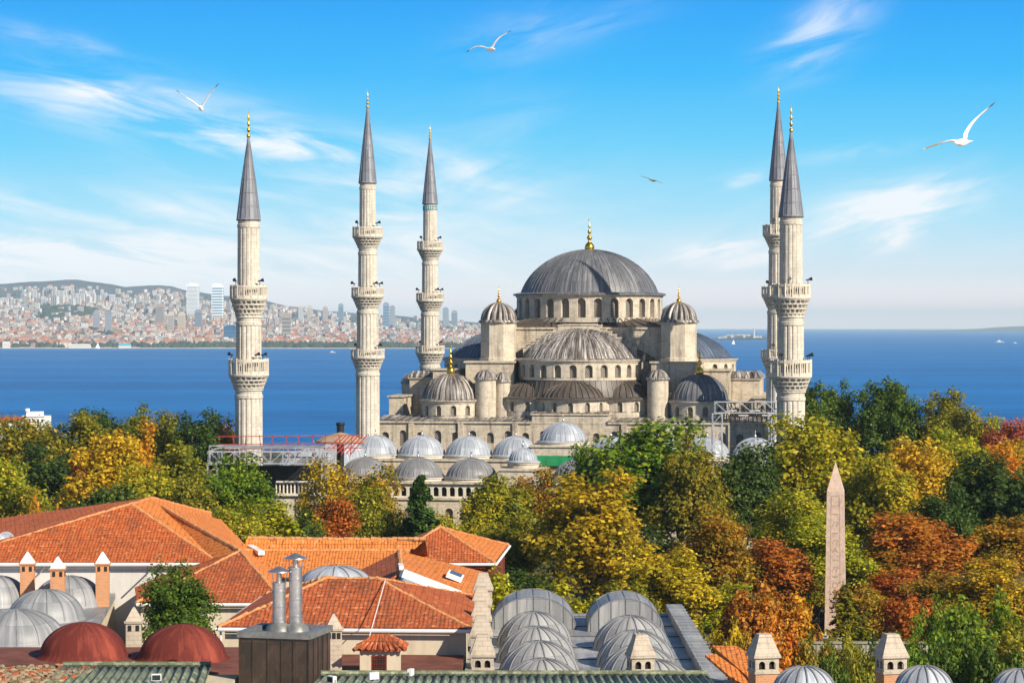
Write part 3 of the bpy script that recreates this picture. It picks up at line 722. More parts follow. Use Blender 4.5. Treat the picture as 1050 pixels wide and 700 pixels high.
# lower ring: three exedrae with windows under the front half dome, same at the sides
def exedra(c, ang, r, z0, z1, h, n, mat):
    a0, a1 = ang-pi/2-.25, ang+pi/2+.25
    drum(mosque, c, r, z0, z1, n, a0, a1, .45, z0+1.3, z0+2.5, .45, M['stone'], name='exedra_wall')
    b = MB(); b.lathe(cap_prof(r-.1, z1+.12, h, 10, .75), 36, c, a0, a1); b.seams(rib_prof(r-.1, z1+.12, h, 8), 18, c, a0, a1, w=.17, h=.1)
    b.build('exedra_dome', mat, mosque, angle=.9)
for base, ang in (((0, -15.6), -pi/2), ((14.5, 0), 0), ((-14.5, 0), pi)):
    rr = 8.7 if ang == -pi/2 else 7.5
    for k in (-1, 0, 1):
        a = ang+k*R(62); exedra((base[0]+rr*cos(a), base[1]+rr*sin(a)), a, 5.7, 13.1 if ang == -pi/2 else 13.3, 16.6, 3.0, 7, M['lead_dark'])
    b = MB(); b.lathe([(11.3, 12.5), (11.3, 16.3), (11.6, 16.35), (11.6, 16.6)], 30, base, ang-pi/2, ang+pi/2); b.build('half_dome_base', M['stone'], mosque)
    b = MB(); pr = [(11.9, 16.6), (11.8, 16.75), (11.0, 18.3), (10.6, 19.75)]; b.lathe(pr, 30, base, ang-pi/2, ang+pi/2); b.seams([(11.8, 16.8), (11.0, 18.3), (10.6, 19.75)], 34, base, ang-pi/2, ang+pi/2, w=.15, h=.1)
    b.build('ring_roof', M['lead_dark'], mosque, angle=.9)
# ---- stepped arch wall framing the front half dome
b = MB(); steps = 8
y0, y1 = -16.0, -14.35
b.box(-2.9, 2.9, y0, y1, 19, 29.1); b.box(-3.05, 3.05, y0-.15, y1, 29.1, 29.35)
for s in (-1, 1):
    for k in range(steps):
        xa = 2.9+k*.88; xb = xa+.88; zt = 28.98-(k)*.54
        b.box(min(s*xa, s*xb), max(s*xa, s*xb), y0, y1, 19, zt)
        b.box(min(s*xa, s*(xb+.1)), max(s*xa, s*(xb+.1)), y0-.13, y1-.01, zt, zt+.2)
b.build('stepped_arch', M['stone'], mosque, smooth=False)
for s in (-1, 1):
    b = MB(); b.hexa([(s*3.2, -14.33, 28.6), (s*3.2, -14.02, 28.6), (s*3.2, -14.02, 28.2), (s*3.2, -14.33, 28.2), (s*13, -14.33, 23.4), (s*13, -14.02, 23.4), (s*13, -14.02, 22), (s*13, -14.33, 22)]); b.build('arch_back_slope', M['lead_dark'], mosque, smooth=False)

# ---- weight towers, turrets, buttresses
def gore(n, k): return lambda t, j: 1-k*(abs(sin(n*t/2))**.6 < .38)*.0 - k*(1-abs(sin(n*t/2))) if j > 2 else 1
def weight_tower(u, v, fin=True):
    a0 = pi/8
    b = MB(); b.lathe([(3.45, 22.9), (3.45, 23.4), (3.25, 23.5), (3.25, 29.3), (3.5, 29.45), (3.5, 29.75), (.5, 29.8)], 8, (u, -v), a0, a0+2*pi)
    t = b.build('weight_tower', M['stone'], mosque, angle=.3)
    b = MB(); b.lathe(cap_prof(3.25, 29.85, 3.3, 12, .3), 96, (u, -v), rmod=gore(16, .19)); b.build('tower_cap', M['lead_brown'], t, angle=1.2)
    if fin: finial(t, (u, -v), 33.0, 3.0)
for u, v in ((-14.4, 14.8), (17.2, 14.8), (-13.2, -14.8), (14.5, -14.8)): weight_tower(u, v, v > 0)
def blocks(name, mat, boxes, extra=None):
    b = MB()
    for q in boxes: b.box(*q)
    if extra: extra(b)
    return b.build(name, mat, mosque, smooth=False)
def mir(s, x0, x1): return (min(s*x0, s*x1), max(s*x0, s*x1))
for x0, x1 in ((-19.3, -10.9), (12.9, 21.2)):
    e0, e1 = (x0-.3, x1-3) if x0 < 0 else (x0+3, x1+.3)
    blocks('buttress', M['stone_wall'], [(x0, x1, -21, -10, 12.5, 22.6), (x0-.3, x1+.3, -21.3, -10, 22.6, 22.9), (e0, e1, -23.5, -21.002, 12.5, 17.6)])
for s_ in (-1, 1):
    blocks('side_buttress', M['stone_wall'], [(*mir(s_, 21.3, 26), -15.5, -9, 12.5, 21.2), (*mir(s_, 21.2, 26.3), -15.8, -8.9, 21.2, 21.5)])
    blocks('side_wing', M['stone_wall'], [(*mir(s_, 24, 31), -11, 9, 12.5, 19.6), (*mir(s_, 23.7, 31.3), -11.3, 9.3, 19.6, 19.85)])
    blocks('gallery_wing', M['stone_wall'], [(*mir(s_, 30.5, 33), -20, 12, 12.5, 16.6), (*mir(s_, 30.2, 33.3), -20.3, 12, 16.6, 16.85)])
    b = MB(); b.box(*mir(s_, 14, 24), -9, 9, 12.5, 16.6); b.build('half_dome_podium', M['stone_wall'], mosque, smooth=False)
    b = MB(); s2 = s_
    b.hexa([(s2*23.6, -11.4, 19.87), (s2*31.4, -11.4, 19.87), (s2*31.4, 9.4, 19.87), (s2*23.6, 9.4, 19.87), (s2*23.6, -9.5, 20.9), (s2*30.4, -9.5, 20.9), (s2*30.4, 8, 20.9), (s2*23.6, 8, 20.9)])
    for k in range(8): b.bar((s2*(24.2+k), -11.3, 20.0), (s2*(24.2+k*.9), -9.5, 20.96), .15, .12)
    b.build('wing_roof', M['lead_brown'], mosque, smooth=False)
def turret(u, v, r, z0, z1, h, name='turret'):
    b = MB(); b.lathe([(r, z0), (r, z1-.35), (r+.2, z1-.2), (r+.2, z1)], 24, (u, -v)); t = b.build(name, M['stone'], mosque)
    b = MB(); b.lathe(cap_prof(r+.1, z1, h, 8, .15), 64, (u, -v), rmod=gore(12, .2)); b.build('turret_cap', M['lead_brown'], t, angle=1.2)
turret(-15.3, 24.2, 1.8, 12.9, 20.0, 1.5); turret(14.3, 24.2, 1.8, 12.9, 20.1, 1.5); turret(-12.6, 22.8, 1.3, 12.9, 19.6, 1.5); turret(-32.2, 2, 1.9, 16, 18.8, 1.7)
def corner_dome(u, v, mat):
    d = drum(mosque, (u, -v), 5.05, 13.2, 16.2, 12, 0, 2*pi, .5, 13.7, 14.9, .5, M['stone'], name='corner_dome_drum')
    b = MB(); b.lathe(cap_prof(4.9, 16.3, 4.5, 12, .55), 72, (u, -v)); b.seams(rib_prof(4.9, 16.3, 4.5, 9), 32, (u, -v), w=.13, h=.06); t = b.build('corner_dome', mat, mosque, angle=.9)
    finial(t, (u, -v), 20.6, 5.2)
corner_dome(-21.6, 23, M['lead_brown']); corner_dome(21.3, 23, M['lead_main'])

# ================================================================== MINARETS
def flute(n, k): return lambda t, j: 1-k*abs(cos(n*t/2))**8
def ring(b, r0, r1, z0, z1, n=32): b.lathe([(r0, z0), (r1, z0), (r1, z1), (r0, z1), (r0, z0)], n)
def balcony(parent, z_top, z_floor, z_bot, r_out, r_shaft, horns):
    b = MB(); tiers = 4
    for k in range(tiers):          # stalactite corbels: rows of little niches set in turn
        za = z_bot+(z_floor-z_bot)*k/tiers; zb = z_bot+(z_floor-z_bot)*(k+1)/tiers
        ra = r_shaft*1.02+(r_out-r_shaft*1.02)*(k/tiers)**1.15; rb = r_shaft*1.02+(r_out-r_shaft*1.02)*((k+1)/tiers)**1.15
        off = (k % 2)*pi/20
        def rm(t, j, off=off, ra=ra): 
            ph = (t+off)*20/(2*pi) % 1
            return 1.0 if ph > .5 or j > 1 else .86
        b.lathe([(ra*.98, za), (rb*.97, za+(zb-za)*.55), (rb*.985, za+(zb-za)*.7), (rb*.985, zb)], 120, rmod=rm)
    b.lathe([(r_out*.98, z_floor-.02), (r_out*1.03, z_floor), (r_out*1.03, z_floor+.2), (r_shaft*.9, z_floor+.21)], 48)
    bal = b.build('balcony', M['minaret'], parent, angle=.5)
    b = MB(); zf = z_floor+.2; hh = z_top-zf
    ring(b, r_out*.93, r_out*1.0, zf, zf+hh*.2, 48); ring(b, r_out*.92, r_out*1.02, z_top-hh*.18, z_top, 48)
    for i in range(16):
        t = 2*pi*i/16
        for q in range(3):
            a = t+(q-1)*2*pi/48*.98; w = .2 if q == 1 else .11; rr = r_out*(.985 if q == 1 else .965)
            p = (rr*cos(a), rr*sin(a)); b.bar((*p, zf), (*p, z_top+(.12 if q == 1 else -.05)), w*1.2, w)
        a = t+pi/16
    b.build('parapet', M['marble'], bal, smooth=False)
    # dark doorway to the gallery and the loudspeakers
    for a in horns:
        hb = MB(); p = Vector((r_out*.9*cos(a), r_out*.9*sin(a), z_top+.05)); o = Vector((cos(a+.5), sin(a+.5), .25))
        hb.tube(p, p+Vector((0, 0, .6)), .05, n=6); q = p+Vector((0, 0, .6)); hb.tube(q-o*.3, q+o*.08, .08, .1, 8); hb.tube(q+o*.08, q+o*.55, .1, .28, 10)
        hb.build('loudspeaker', M['blackmetal'], bal)
def minaret(label, kind, loc, tealband=False):
    t = thing('minaret', label, 'minaret', loc, YAW, 'stone minarets around the mosque')
    if kind == 3:
        Z = dict(tip=65.6, top=68.3, base=52.9, rs=1.5, shaft=[(1.36, 52.9, 45.2), (1.58, 42.0, 35.2), (1.80, 32.1, 25.0), (2.0, 21.8, -4)],
                 bal=[(45.5, 43.8, 41.9, 2.5, 1.58), (35.4, 33.8, 31.9, 2.68, 1.80), (25.1, 23.6, 21.6, 2.8, 2.0)])
    else:
        Z = dict(tip=56.2, top=60.1, base=44.3, rs=1.72, shaft=[(1.6, 44.3, 34.6), (1.82, 30.2, 24.0), (2.0, 19.7, -4)],
                 bal=[(34.8, 32.8, 30.2, 2.65, 1.82), (24.2, 21.8, 19.6, 2.85, 2.0)])
    b = MB()
    for i, (r, z1, z0) in enumerate(Z['shaft']):
        z0 -= 1.5 if i < len(Z['shaft'])-1 else 0
        k = .05 if i == 0 else .075
        b.lathe([(r*1.02, z0), (r*.985, z1-1.2)], 128, rmod=flute(16, k)); b.lathe([(r*.985, z1-1.2), (r*1.03, z1-1.1), (r*1.03, z1-.7), (r*.96, z1-.6), (r*.96, z1-.1), (r*1.06, z1), (r*.9, z1+.6)], 48)
    sh = b.build('shaft', M['minaret'], t, angle=.5)
    for i, (zt, zf, zb, ro, rs) in enumerate(Z['bal']): balcony(t, zt, zf, zb, ro, rs, (-2.2, -.6) if i % 2 == 0 else (-2.6, -.9, -.4))
    rs = Z['rs']; b = MB()
    b.lathe([(rs*1.0, Z['base']-.15), (rs*1.06, Z['base']), (rs, Z['base']+.2), (rs*.62, Z['base']+(Z['tip']-Z['base'])*.45), (.12, Z['tip'])], 16, rmod=None)
    b.seams([(rs, Z['base']+.2), (rs*.62, Z['base']+(Z['tip']-Z['base'])*.45), (.12, Z['tip'])], 16, w=.09, h=.05)
    for k in range(1, 6):
        f = k/6.2; zz = Z['base']+(Z['tip']-Z['base'])*f; r = rs*(1-f*.845) if f < .45 else rs*(.62-(f-.45)/.55*.55); b.lathe([(r*1.0, zz-.06), (r*1.035+.02, zz), (r*.99, zz+.08)], 16)
    b.build('spire', M['lead_spire'], t, angle=.25)
    b = MB(); z = Z['tip']-.4; L = Z['top']-z
    pr = [(.16, 0)]
    for k in range(4):
        c = .13+.2*k; w = .30-.05*k
        pr += [(.09, (c-.07)*L), (w*.8, (c-.045)*L), (w, c*L), (w*.8, (c+.045)*L), (.09, (c+.07)*L)]
    pr += [(.05, .88*L), (.02, L)]
    b.lathe([(r, z+zz) for r, zz in pr], 12); b.build('finial', M['gold'], t, angle=1.2)
    if tealband:
        b = MB()
        for i in range(24): a = 2*pi*i/24; r = Z['shaft'][0][0]*1.0; b.bar((r*cos(a), r*sin(a), Z['base']-1.3), (r*cos(a), r*sin(a), Z['base']-.45), .2, .12)
        b.build('tile_band', M['teal'], t, smooth=False)
    return t
def base_at(px, d): return ((px-525)/F*d, d, 32)
m3 = minaret('tall three balcony minaret standing at the front left corner of the mosque', 3, base_at(377, 400))
dup(m3, base_at(798, 392.5), YAW+.3, 'three balcony minaret half hidden behind the two balcony one at the right of the mosque')
m3b = minaret('three balcony minaret with a turquoise band behind the left small dome', 3, base_at(441, 468), True)
m2 = minaret('two balcony minaret standing alone at the far left over the trees', 2, base_at(255, 345))
dup(m2, base_at(811, 335), YAW+.5, 'two balcony minaret nearest the viewer at the right, rising over the trees')

# ================================================================== COURTYARD
court = thing('courtyard', 'arcaded stone courtyard with rows of pale lead domes before the mosque', 'courtyard', C0, YAW)
b = MB()
b.box(-39, 39, -44.5, -35.2, -6, 6.9); b.box(-39, -30.5, -83, -44.5, -6, 6.7); b.box(30.5, 39, -83, -44.5, -6, 6.7)
b.box(-39.3, 39.3, -44.8, -35.1, 6.9, 7.25); b.box(-39.3, -30.2, -83, -44.8, 6.7, 7.05); b.box(30.2, 39.3, -83, -44.8, 6.7, 7.05)
# outer front wall with the gallery of little arches under the eaves and two rows of windows
PC = lambda x, z, d: (x, -91+d, z)
outs = []
n = 66
b0 = b; b = MB()
for i in range(n):
    x0 = -39+78*i/n; x1 = x0+78/n
    b.arch_panel(PC, x0, x1, 4.3, 6.3, (x0+x1)/2, .40, 4.5, 5.45, .8, n=6)
b.build('gallery_arches', M['marble'], court); b = b0
n = 26
for i in range(n):
    x0 = -39+78*i/n; x1 = x0+78/n; outs.append(b.arch_panel(PC, x0, x1, -6, 4.0, (x0+x1)/2, .6, .2, 2.2, .5, n=6))
b.box(-39.2, 39.2, -91.3, -90.6, 4.0, 4.3); b.box(-39, 39, -90.1, -83, -6, 6.3); b.box(-39.35, 39.35, -91.45, -82.7, 6.3, 6.62)
b.build('arcade', M['stone_wall'], court)
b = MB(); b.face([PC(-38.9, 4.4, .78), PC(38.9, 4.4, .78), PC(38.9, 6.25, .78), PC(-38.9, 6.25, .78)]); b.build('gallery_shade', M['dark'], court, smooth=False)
for ol in outs:
    wb = MB(); wb.face([PC(x, z, .48) for x, z in ol], 0, ol); wb.build('window', M['win'], court, smooth=False)
def court_dome(u, v, z, r, h, mat, drumh=.45):
    b = MB(); b.lathe([(r+.35, z), (r+.35, z+drumh*.7), (r+.5, z+drumh*.75), (r+.5, z+drumh)], 40, (u, -v)); d = b.build('dome_ring', M['marble'], court)
    b = MB(); b.lathe(cap_prof(r, z+drumh+.03, h, 10, .35), 56, (u, -v)); b.seams(rib_prof(r, z+drumh+.03, h, 8), 28, (u, -v), w=.06, h=.025); o = b.build('courtyard_dome', mat, court, angle=.9)
    b = MB(); b.lathe([(.12, z+h+.3), (.2, z+h+.7), (.05, z+h+1.0), (.12, z+h+1.2), (.02, z+h+1.6)], 8, (u, -v)); b.build('finial', M['steel'], o)
for k in range(-4, 5):
    if k: court_dome(k*7.85, 40, 7.25, 3.85, 3.15, M['lead_pale'])
    if k: court_dome(k*7.85, 87, 6.62, 3.7, 2.75, M['lead_mid'])
for k in range(1, 6):
    for s in (-1, 1): court_dome(s*34.8, 40+k*7.85, 7.05, 3.7, 2.8, M['lead_pale'])
b = MB(); b.box(-4.7, 4.7, -44.6, -35.15, 6.8, 9.3); b.box(-4.95, 4.95, -44.85, -35.05, 9.3, 9.6); b.build('portal_block', M['stone'], court)
court_dome(0, 40, 9.6, 3.9, 3.2, M['lead_pale'])
b = MB(); b.box(-3.2, 3.2, -92, -86, -6, 8.3); b.box(-3.4, 3.4, -92.2, -85.8, 8.3, 8.6); b.build('gate_block', M['stone'], court)
b = MB(); b.lathe([(2.3, 8.6), (2.3, 9.3)], 12, (0, -89)); b.build('gate_drum', M['stone'], court)
court_dome(0, 89, 9.2, 2.05, 2.0, M['lead_pale'], .3)
b = MB(); nx = 10
for i in range(nx):
    x0, x1 = -4.0+8.0*i/nx, -4.0+8.0*(i+1)/nx; f = lambda x: -45.2-.12*sin(x*3)
    b.face([(x0, f(x0), 6.3), (x1, f(x1), 6.3), (x1, f(x1), 7.95), (x0, f(x0), 7.95)]); b.face([(x1, f(x1)+.08, 6.3), (x0, f(x0)+.08, 6.3), (x0, f(x0)+.08, 7.95), (x1, f(x1)+.08, 7.95)])
o = b.build('scaffold_sheet', M['green_sheet'], smooth=True, angle=2); o.location = C0; o.rotation_euler = (0, 0, YAW); tag(o, 'green plastic sheet hung under the raised courtyard dome', 'sheet')

# ---- stage trusses
def truss_beam(b, p, q, h, w):
    p, q = Vector(p), Vector(q); d = (q-p); L = d.length; d.normalize()
    vert = abs(d.z) > .9
    up = Vector((0, 0, 1)) if not vert else Vector((1, 0, 0)); side = d.cross(up).normalized()
    cs = [p+up*a*h/2+side*c*w/2 for a in (-1, 1) for c in (-1, 1)]
    for c in cs: b.bar(c, c+d*L, .12)
    n = max(2, int(L/h)); 
    for i in range(n):
        a0, a1 = L*i/n, L*(i+1)/n
        for c in (-1, 1):
            s0, s1 = (-1, 1) if i % 2 else (1, -1)
            b.bar(p+d*a0+up*s0*h/2+side*c*w/2, p+d*a1+up*s1*h/2+side*c*w/2, .07)
        for a in (-1, 1):
            s0, s1 = (-1, 1) if i % 2 else (1, -1)
            b.bar(p+d*a0+up*a*h/2+side*s0*w/2, p+d*a1+up*a*h/2+side*s1*w/2, .07)
    for i in range(n+1):
        for c in (-1, 1): b.bar(p+d*L*i/n-up*h/2+side*c*w/2, p+d*L*i/n+up*h/2+side*c*w/2, .07)
def W2(px, py, d): return pd(px, py, d)
st = thing('stage_truss', 'white lattice truss frame over the trees left of the courtyard', 'truss')
D1 = 326
for nm, p, q in (('truss_beam', W2(215, 469, D1), W2(340, 469, D1)), ('truss_beam', W2(215, 462.5, D1+9), W2(340, 463, D1+9)), ('truss_post', W2(218, 476, D1), (W2(218, 476, D1).x, D1, 27)), ('truss_post', W2(335, 476, D1), (W2(335, 476, D1).x, D1, 27)), ('truss_beam', W2(218, 469, D1), W2(218, 469, D1)+Vector((0, 9, 0))), ('truss_beam', W2(335, 469, D1), W2(335, 469, D1)+Vector((0, 9, 0)))):
    b = MB(); truss_beam(b, p, q, 1.6 if nm == 'truss_beam' else 1.3, 1.3); b.build(nm, M['truss'], st, smooth=False)
b = MB(); p, q = W2(222, 466, D1+.8), W2(334, 466, D1+8); z = p.z+.8
b.box(p.x, q.x, D1+1, D1+8, z, z+.15); b.build('roof_panel', M['lead_grey'], st, smooth=False)
b = MB(); z1 = W2(300, 477, D1+9).z
b.box(W2(232, 0, D1+9).x, W2(333, 0, D1+9).x, D1+8.6, D1+8.8, 29, z1); b.build('back_cloth', M['blackmetal'], st, smooth=False)
st = thing('railing', 'thin red steel railing frame above the white stage truss', 'railing')
b = MB(); D2 = 340
for y in (446, 454, 459): b.bar(W2(222, y+1.5, D2), W2(372, y, D2), .11)
for k in range(11): x = 225+k*13.6; b.bar(W2(x, 446, D2), W2(x+(3 if k % 2 else -2), 468, D2), .11)
b.build('rails', M['redsteel'], st, smooth=False)
b = MB()
for k in range(7): b.bar(W2(330+k*5, 465, D2-3), W2(351+k*4.2, 446, D2+3), .12)
b.build('fan_struts', M['redsteel'], st, smooth=False)
t = thing('canopy', 'tan canvas canopy beside the second minaret foot', 'canopy', W2(349, 452, 350))
b = MB(); b.lathe([(3.6, -.3), (3.7, 0), (2.2, .75), (.05, 1.3)], 8); b.build('canopy_cloth', M['canopy'], t, angle=.3)
b = MB(); b.tube((0, 0, -17), (0, 0, .9), .12); b.build('pole', M['blackmetal'], t)
t = thing('flue', 'short black flue pipe standing behind the tan canopy', 'flue pipe', W2(349, 440, 356)); b = MB(); b.tube((0, 0, -12), (0, 0, .6), .55, n=12); b.build('pipe', M['blackmetal'], t); b = MB(); b.lathe([(.65, .6), (.7, .8), (.6, 1.0), (.05, 1.05)], 12); b.build('cowl', M['blackmetal'], t)
t = thing('balustrade', 'white stone balustrade under the stage truss', 'balustrade', (0, 0, 0))
b = MB(); p, q = W2(283, 494, 329), W2(336, 494, 329); zb = W2(283, 507, 329).z
b.bar((p.x, 329, p.z), (q.x, 329, q.z), .5, .3); b.bar((p.x, 329, zb), (q.x, 329, zb), .5, .3)
for k in range(15): x = p.x+(q.x-p.x)*k/14; b.tube((x, 329, zb), (x, 329, p.z), .14, .1, 8)
b.build('rail_and_balusters', M['marble'], t, smooth=False); b = MB(); b.box(p.x-8, q.x+3, 329.3, 334, 27, zb-.1); b.build('terrace_wall', M['stone_wall'], t, smooth=False)
st = thing('stage_truss', 'white lattice truss gantry against the right end of the mosque wall', 'truss'); D3 = 372
for nm, p, q, h in (('truss_beam', W2(733, 417.5, D3), W2(797, 417.5, D3), 1.7), ('truss_post', W2(735.5, 424, D3), (W2(735.5, 424, D3).x, D3, 30), 1.5), ('truss_post', W2(793, 424, D3), (W2(793, 424, D3).x, D3, 30), 1.5)):
    b = MB(); truss_beam(b, p, q, h, 1.5); b.build(nm, M['truss'], st, smooth=False)
sc = thing('scaffold', 'dark tubular scaffold stacked behind the white gantry at the right', 'scaffold'); b = MB(); D4 = 386; rr = random.Random(5)
for k in range(12): x = 745+k*4.5; b.tube(W2(x, 411+rr.random()*3, D4), W2(x, 433, D4), .09, n=5)
for y in (413, 420, 427): b.tube(W2(742, y, D4), W2(797, y-1, D4), .09, n=5)
for k in range(20): x = 742+rr.random()*48; b.tube(W2(x, 412+rr.random()*6, D4), W2(x+rr.uniform(4, 9), 420+rr.random()*10, D4+1), .08, n=5)
b.build('tubes', M['blackmetal'], sc)
b = MB()
for k in range(4): b.box(W2(745+k*12, 0, D4).x, W2(755+k*12, 0, D4).x, D4-.8, D4+.8, W2(0, 421+(k % 2)*5, D4).z, W2(0, 421+(k % 2)*5, D4).z+.1)
b.build('planks', M['white'], sc, smooth=False)

# ---- obelisk
ob = thing('obelisk', 'tall tapering pink granite obelisk with carved signs among the autumn trees', 'obelisk', ((857-525)/F*258, 258, 27), R(-10))
ht = .90; zb = 27; ztop = EYE-(503-HZ)/F*258; zap = EYE-(473-HZ)/F*258
b = MB(); H = ztop-zb; b.frustum(0, 0, .8, H, 1.13, ht); b.frustum(0, 0, H, zap-zb, ht, .01); b.build('shaft', M['granite'], ob, smooth=False)
b = MB(); b.frustum(0, 0, -1, .3, 1.9, 1.9); b.frustum(0, 0, .3, .8, 1.4, 1.35); b.build('pedestal', M['marble'], ob, smooth=False)
b = MB(); rg = random.Random(11)
for side in range(4):
    ca, sa = cos(side*pi/2), sin(side*pi/2)
    def Q(x, z, e=.012):
        hw = 1.13+(ht-1.13)*(z-.8)/(H-.8)+e
        return (x*ca+hw*sa, x*sa-hw*ca, z)
    def stroke(pts, w=.08):
        for (xa, za), (xb, zb_) in zip(pts[:-1], pts[1:]):
            dx, dz = xb-xa, zb_-za; l = max(1e-4, math.hypot(dx, dz)); nx, nz = -dz/l*w/2, dx/l*w/2
            b.face([Q(xa-nx, za-nz), Q(xb-nx, zb_-nz), Q(xb+nx, zb_+nz), Q(xa+nx, za+nz)])
    for x in (-.55, .55): stroke([(x, 3), (x*.82, H-.6)], .05)
    z = H-1.0
    stroke([(-.4, H-.5), (.4, H-.5), (.4, H-1.6), (-.4, H-1.6), (-.4, H-.5)], .05)
    z = H-2.2
    while z > 3:
        k = rg.randrange(7); s = .3
        if k == 0: stroke([(s*cos(a), z-.3+s*sin(a)) for a in [2*pi*i/8 for i in range(9)]])
        elif k == 1: stroke([(-.3, z-.5), (0, z), (.3, z-.5)]); stroke([(-.15, z-.3), (.15, z-.3)])
        elif k == 2: stroke([(-.35, z), (.3, z-.55)], .1); stroke([(.3, z), (.3, z-.6)])
        elif k == 3: [stroke([(-.3+.12*i, z-.2-.12*(i % 2)), (-.18+.12*i, z-.2-.12*((i+1) % 2))]) for i in range(5)]
        elif k == 4: stroke([(-.3, z), (.3, z), (.3, z-.5), (-.3, z-.5), (-.3, z)])
        elif k == 5: stroke([(0, z), (0, z-.6)], .09); stroke([(-.25, z-.15), (.25, z-.15)])
        else: stroke([(-.3, z-.5), (-.1, z-.1), (.2, z-.05), (.35, z-.2), (.1, z-.3), (.15, z-.6)])
        z -= rg.uniform(.8, 1.05)
b.build('carved_signs', M['granite_cut'], ob, smooth=False)

# ================================================================== TREES
def leaf_mesh(name, cen, nor, size, rg):
    "one small pointed leaf spray per point"
    n = len(cen)
    nor = nor/np.linalg.norm(nor, axis=1, keepdims=True)
    rv = rg.normal(size=(n, 3)); t = np.cross(nor, rv); t /= np.linalg.norm(t, axis=1, keepdims=True); b = np.cross(nor, t)
    s = size[:, None]
    a = rg.uniform(.55, .85, size=(n, 1))
    P = np.stack([cen+t*s, cen+b*s*a+nor*s*.18, cen-t*s, cen-b*s*a+nor*s*.18], axis=1).reshape(-1, 3)
    me = bpy.data.meshes.new(name)
    me.vertices.add(4*n); me.vertices.foreach_set('co', P.ravel().astype(np.float32))
    me.loops.add(4*n); me.loops.foreach_set('vertex_index', np.arange(4*n, dtype=np.int32))
    me.polygons.add(n); me.polygons.foreach_set('loop_start', np.arange(0, 4*n, 4, dtype=np.int32))
    try: me.polygons.foreach_set('loop_total', np.full(n, 4, dtype=np.int32))
    except Exception: pass
    me.update(calc_edges=True); me.validate()
    return me
def crown_points(rg, rx, rz, zc, lobes, nleaf, lobe_r, size, open_=.0):
    C, Nn, Sz = [], [], []
    L = []
    # a crown is a few unequal boughs, each a cloud of leaf clumps
    SC = [(np.zeros(3), .80)]+[(np.array([rg.uniform(-.5, .5)*rx, rg.uniform(-.5, .5)*rx, rg.uniform(-.35, .55)*rz]), rg.uniform(.38, .6)) for _ in range(6)]
    while len(L) < lobes:
        d = rg.normal(size=3); d /= np.linalg.norm(d)
        if d[2] < -.72: continue
        k = rg.uniform(.5, 1.0); o, q = SC[rg.integers(len(SC))] if rg.random() < .72 else SC[0]
        k *= q
        L.append((np.array([o[0]+d[0]*rx*k, o[1]+d[1]*rx*k, zc+o[2]+d[2]*rz*k]), lobe_r*rg.uniform(.6, 1.25)))
    L.append((np.array([0, 0, zc]), rx*.42)); 
    tot = sum(r*r for _, r in L)
    for c, r in L:
        n = int(nleaf*r*r/tot)
        d = rg.normal(size=(n, 3)); d /= np.linalg.norm(d, axis=1, keepdims=True)
        rad = r*(1.08-rg.random(n)**1.5*.75)
        lump = 1+.22*np.sin(d[:, 0]*5+c[0]*3)*np.sin(d[:, 1]*5.3+c[1]*2)+.18*np.sin(d[:, 2]*7+c[2])
        p = c+d*(rad*lump)[:, None]*np.array([1, 1, 1.12])
        C.append(p); out = (p-np.array([0, 0, zc-rz*.3])); out /= np.linalg.norm(out, axis=1, keepdims=True)
        Nn.append(d*.5+out*.5+rg.normal(size=(n, 3))*.55+np.array([0, 0, .25])); Sz.append(rg.uniform(.6, 1.25, n)*size)
    return np.concatenate(C), np.concatenate(Nn), np.concatenate(Sz), L
def trunk_mb(rg, zc, lobes, r0, ztop):
    b = MB(); prev = Vector((0, 0, -.5)); r = r0
    K = 6
    pts = [Vector((rg.normal()*.12*k, rg.normal()*.12*k, -0.5+(ztop+.5)*k/K)) for k in range(K+1)]
    for k in range(K): b.tube(pts[k], pts[k+1], r0*(1-.12*k), r0*(1-.12*(k+1)), 9, caps=False)
    for c, r in lobes[:14]:
        k = min(K-1, max(2, int((c[2]/ztop)*K*.55))); a = pts[k]; e = Vector(c); m_ = a.lerp(e, .5)+Vector((0, 0, .5))
        b.tube(a, m_, r0*.38, r0*.24, 6, caps=False); b.tube(m_, e, r0*.24, r0*.07, 6, caps=False)
    return b
LEAF = {
 'dark': m_leaf('dark_green_leaves', (.022, .050, .010), (.040, .075, .012), (.075, .105, .015)),
 'green': m_leaf('bright_green_leaves', (.050, .115, .008), (.105, .165, .010), (.210, .225, .014)),
 'olive': m_leaf('olive_green_leaves', (.075, .100, .010), (.180, .165, .012), (.330, .250, .016)),
 'yg': m_leaf('yellow_green_leaves', (.125, .165, .010), (.280, .255, .012), (.420, .320, .018)),
 'yellow': m_leaf('yellow_leaves', (.270, .205, .012), (.420, .260, .014), (.50, .33, .02)),
 'gold': m_leaf('golden_leaves', (.170, .150, .010), (.380, .260, .012), (.450, .330, .018)),
 'orange': m_leaf('orange_leaves', (.370, .130, .012), (.460, .210, .012), (.320, .210, .015)),
 'rust': m_leaf('rust_red_leaves', (.260, .066, .013), (.400, .135, .014), (.210, .130, .014)),
 'mid': m_leaf('mid_green_leaves', (.034, .078, .010), (.065, .115, .012), (.130, .150, .016)),
 'pink': m_leaf('pinkish_red_leaves', (.330, .075, .045), (.400, .130, .060), (.300, .160, .04)),
 'conifer': m_leaf('conifer_needles', (.022, .055, .012), (.040, .085, .015), (.075, .11, .02), .12),
 'mixed': m_leaf('turning_leaves', (.085, .115, .010), (.360, .215, .012), (.300, .120, .014)),
}
PROTO = {}
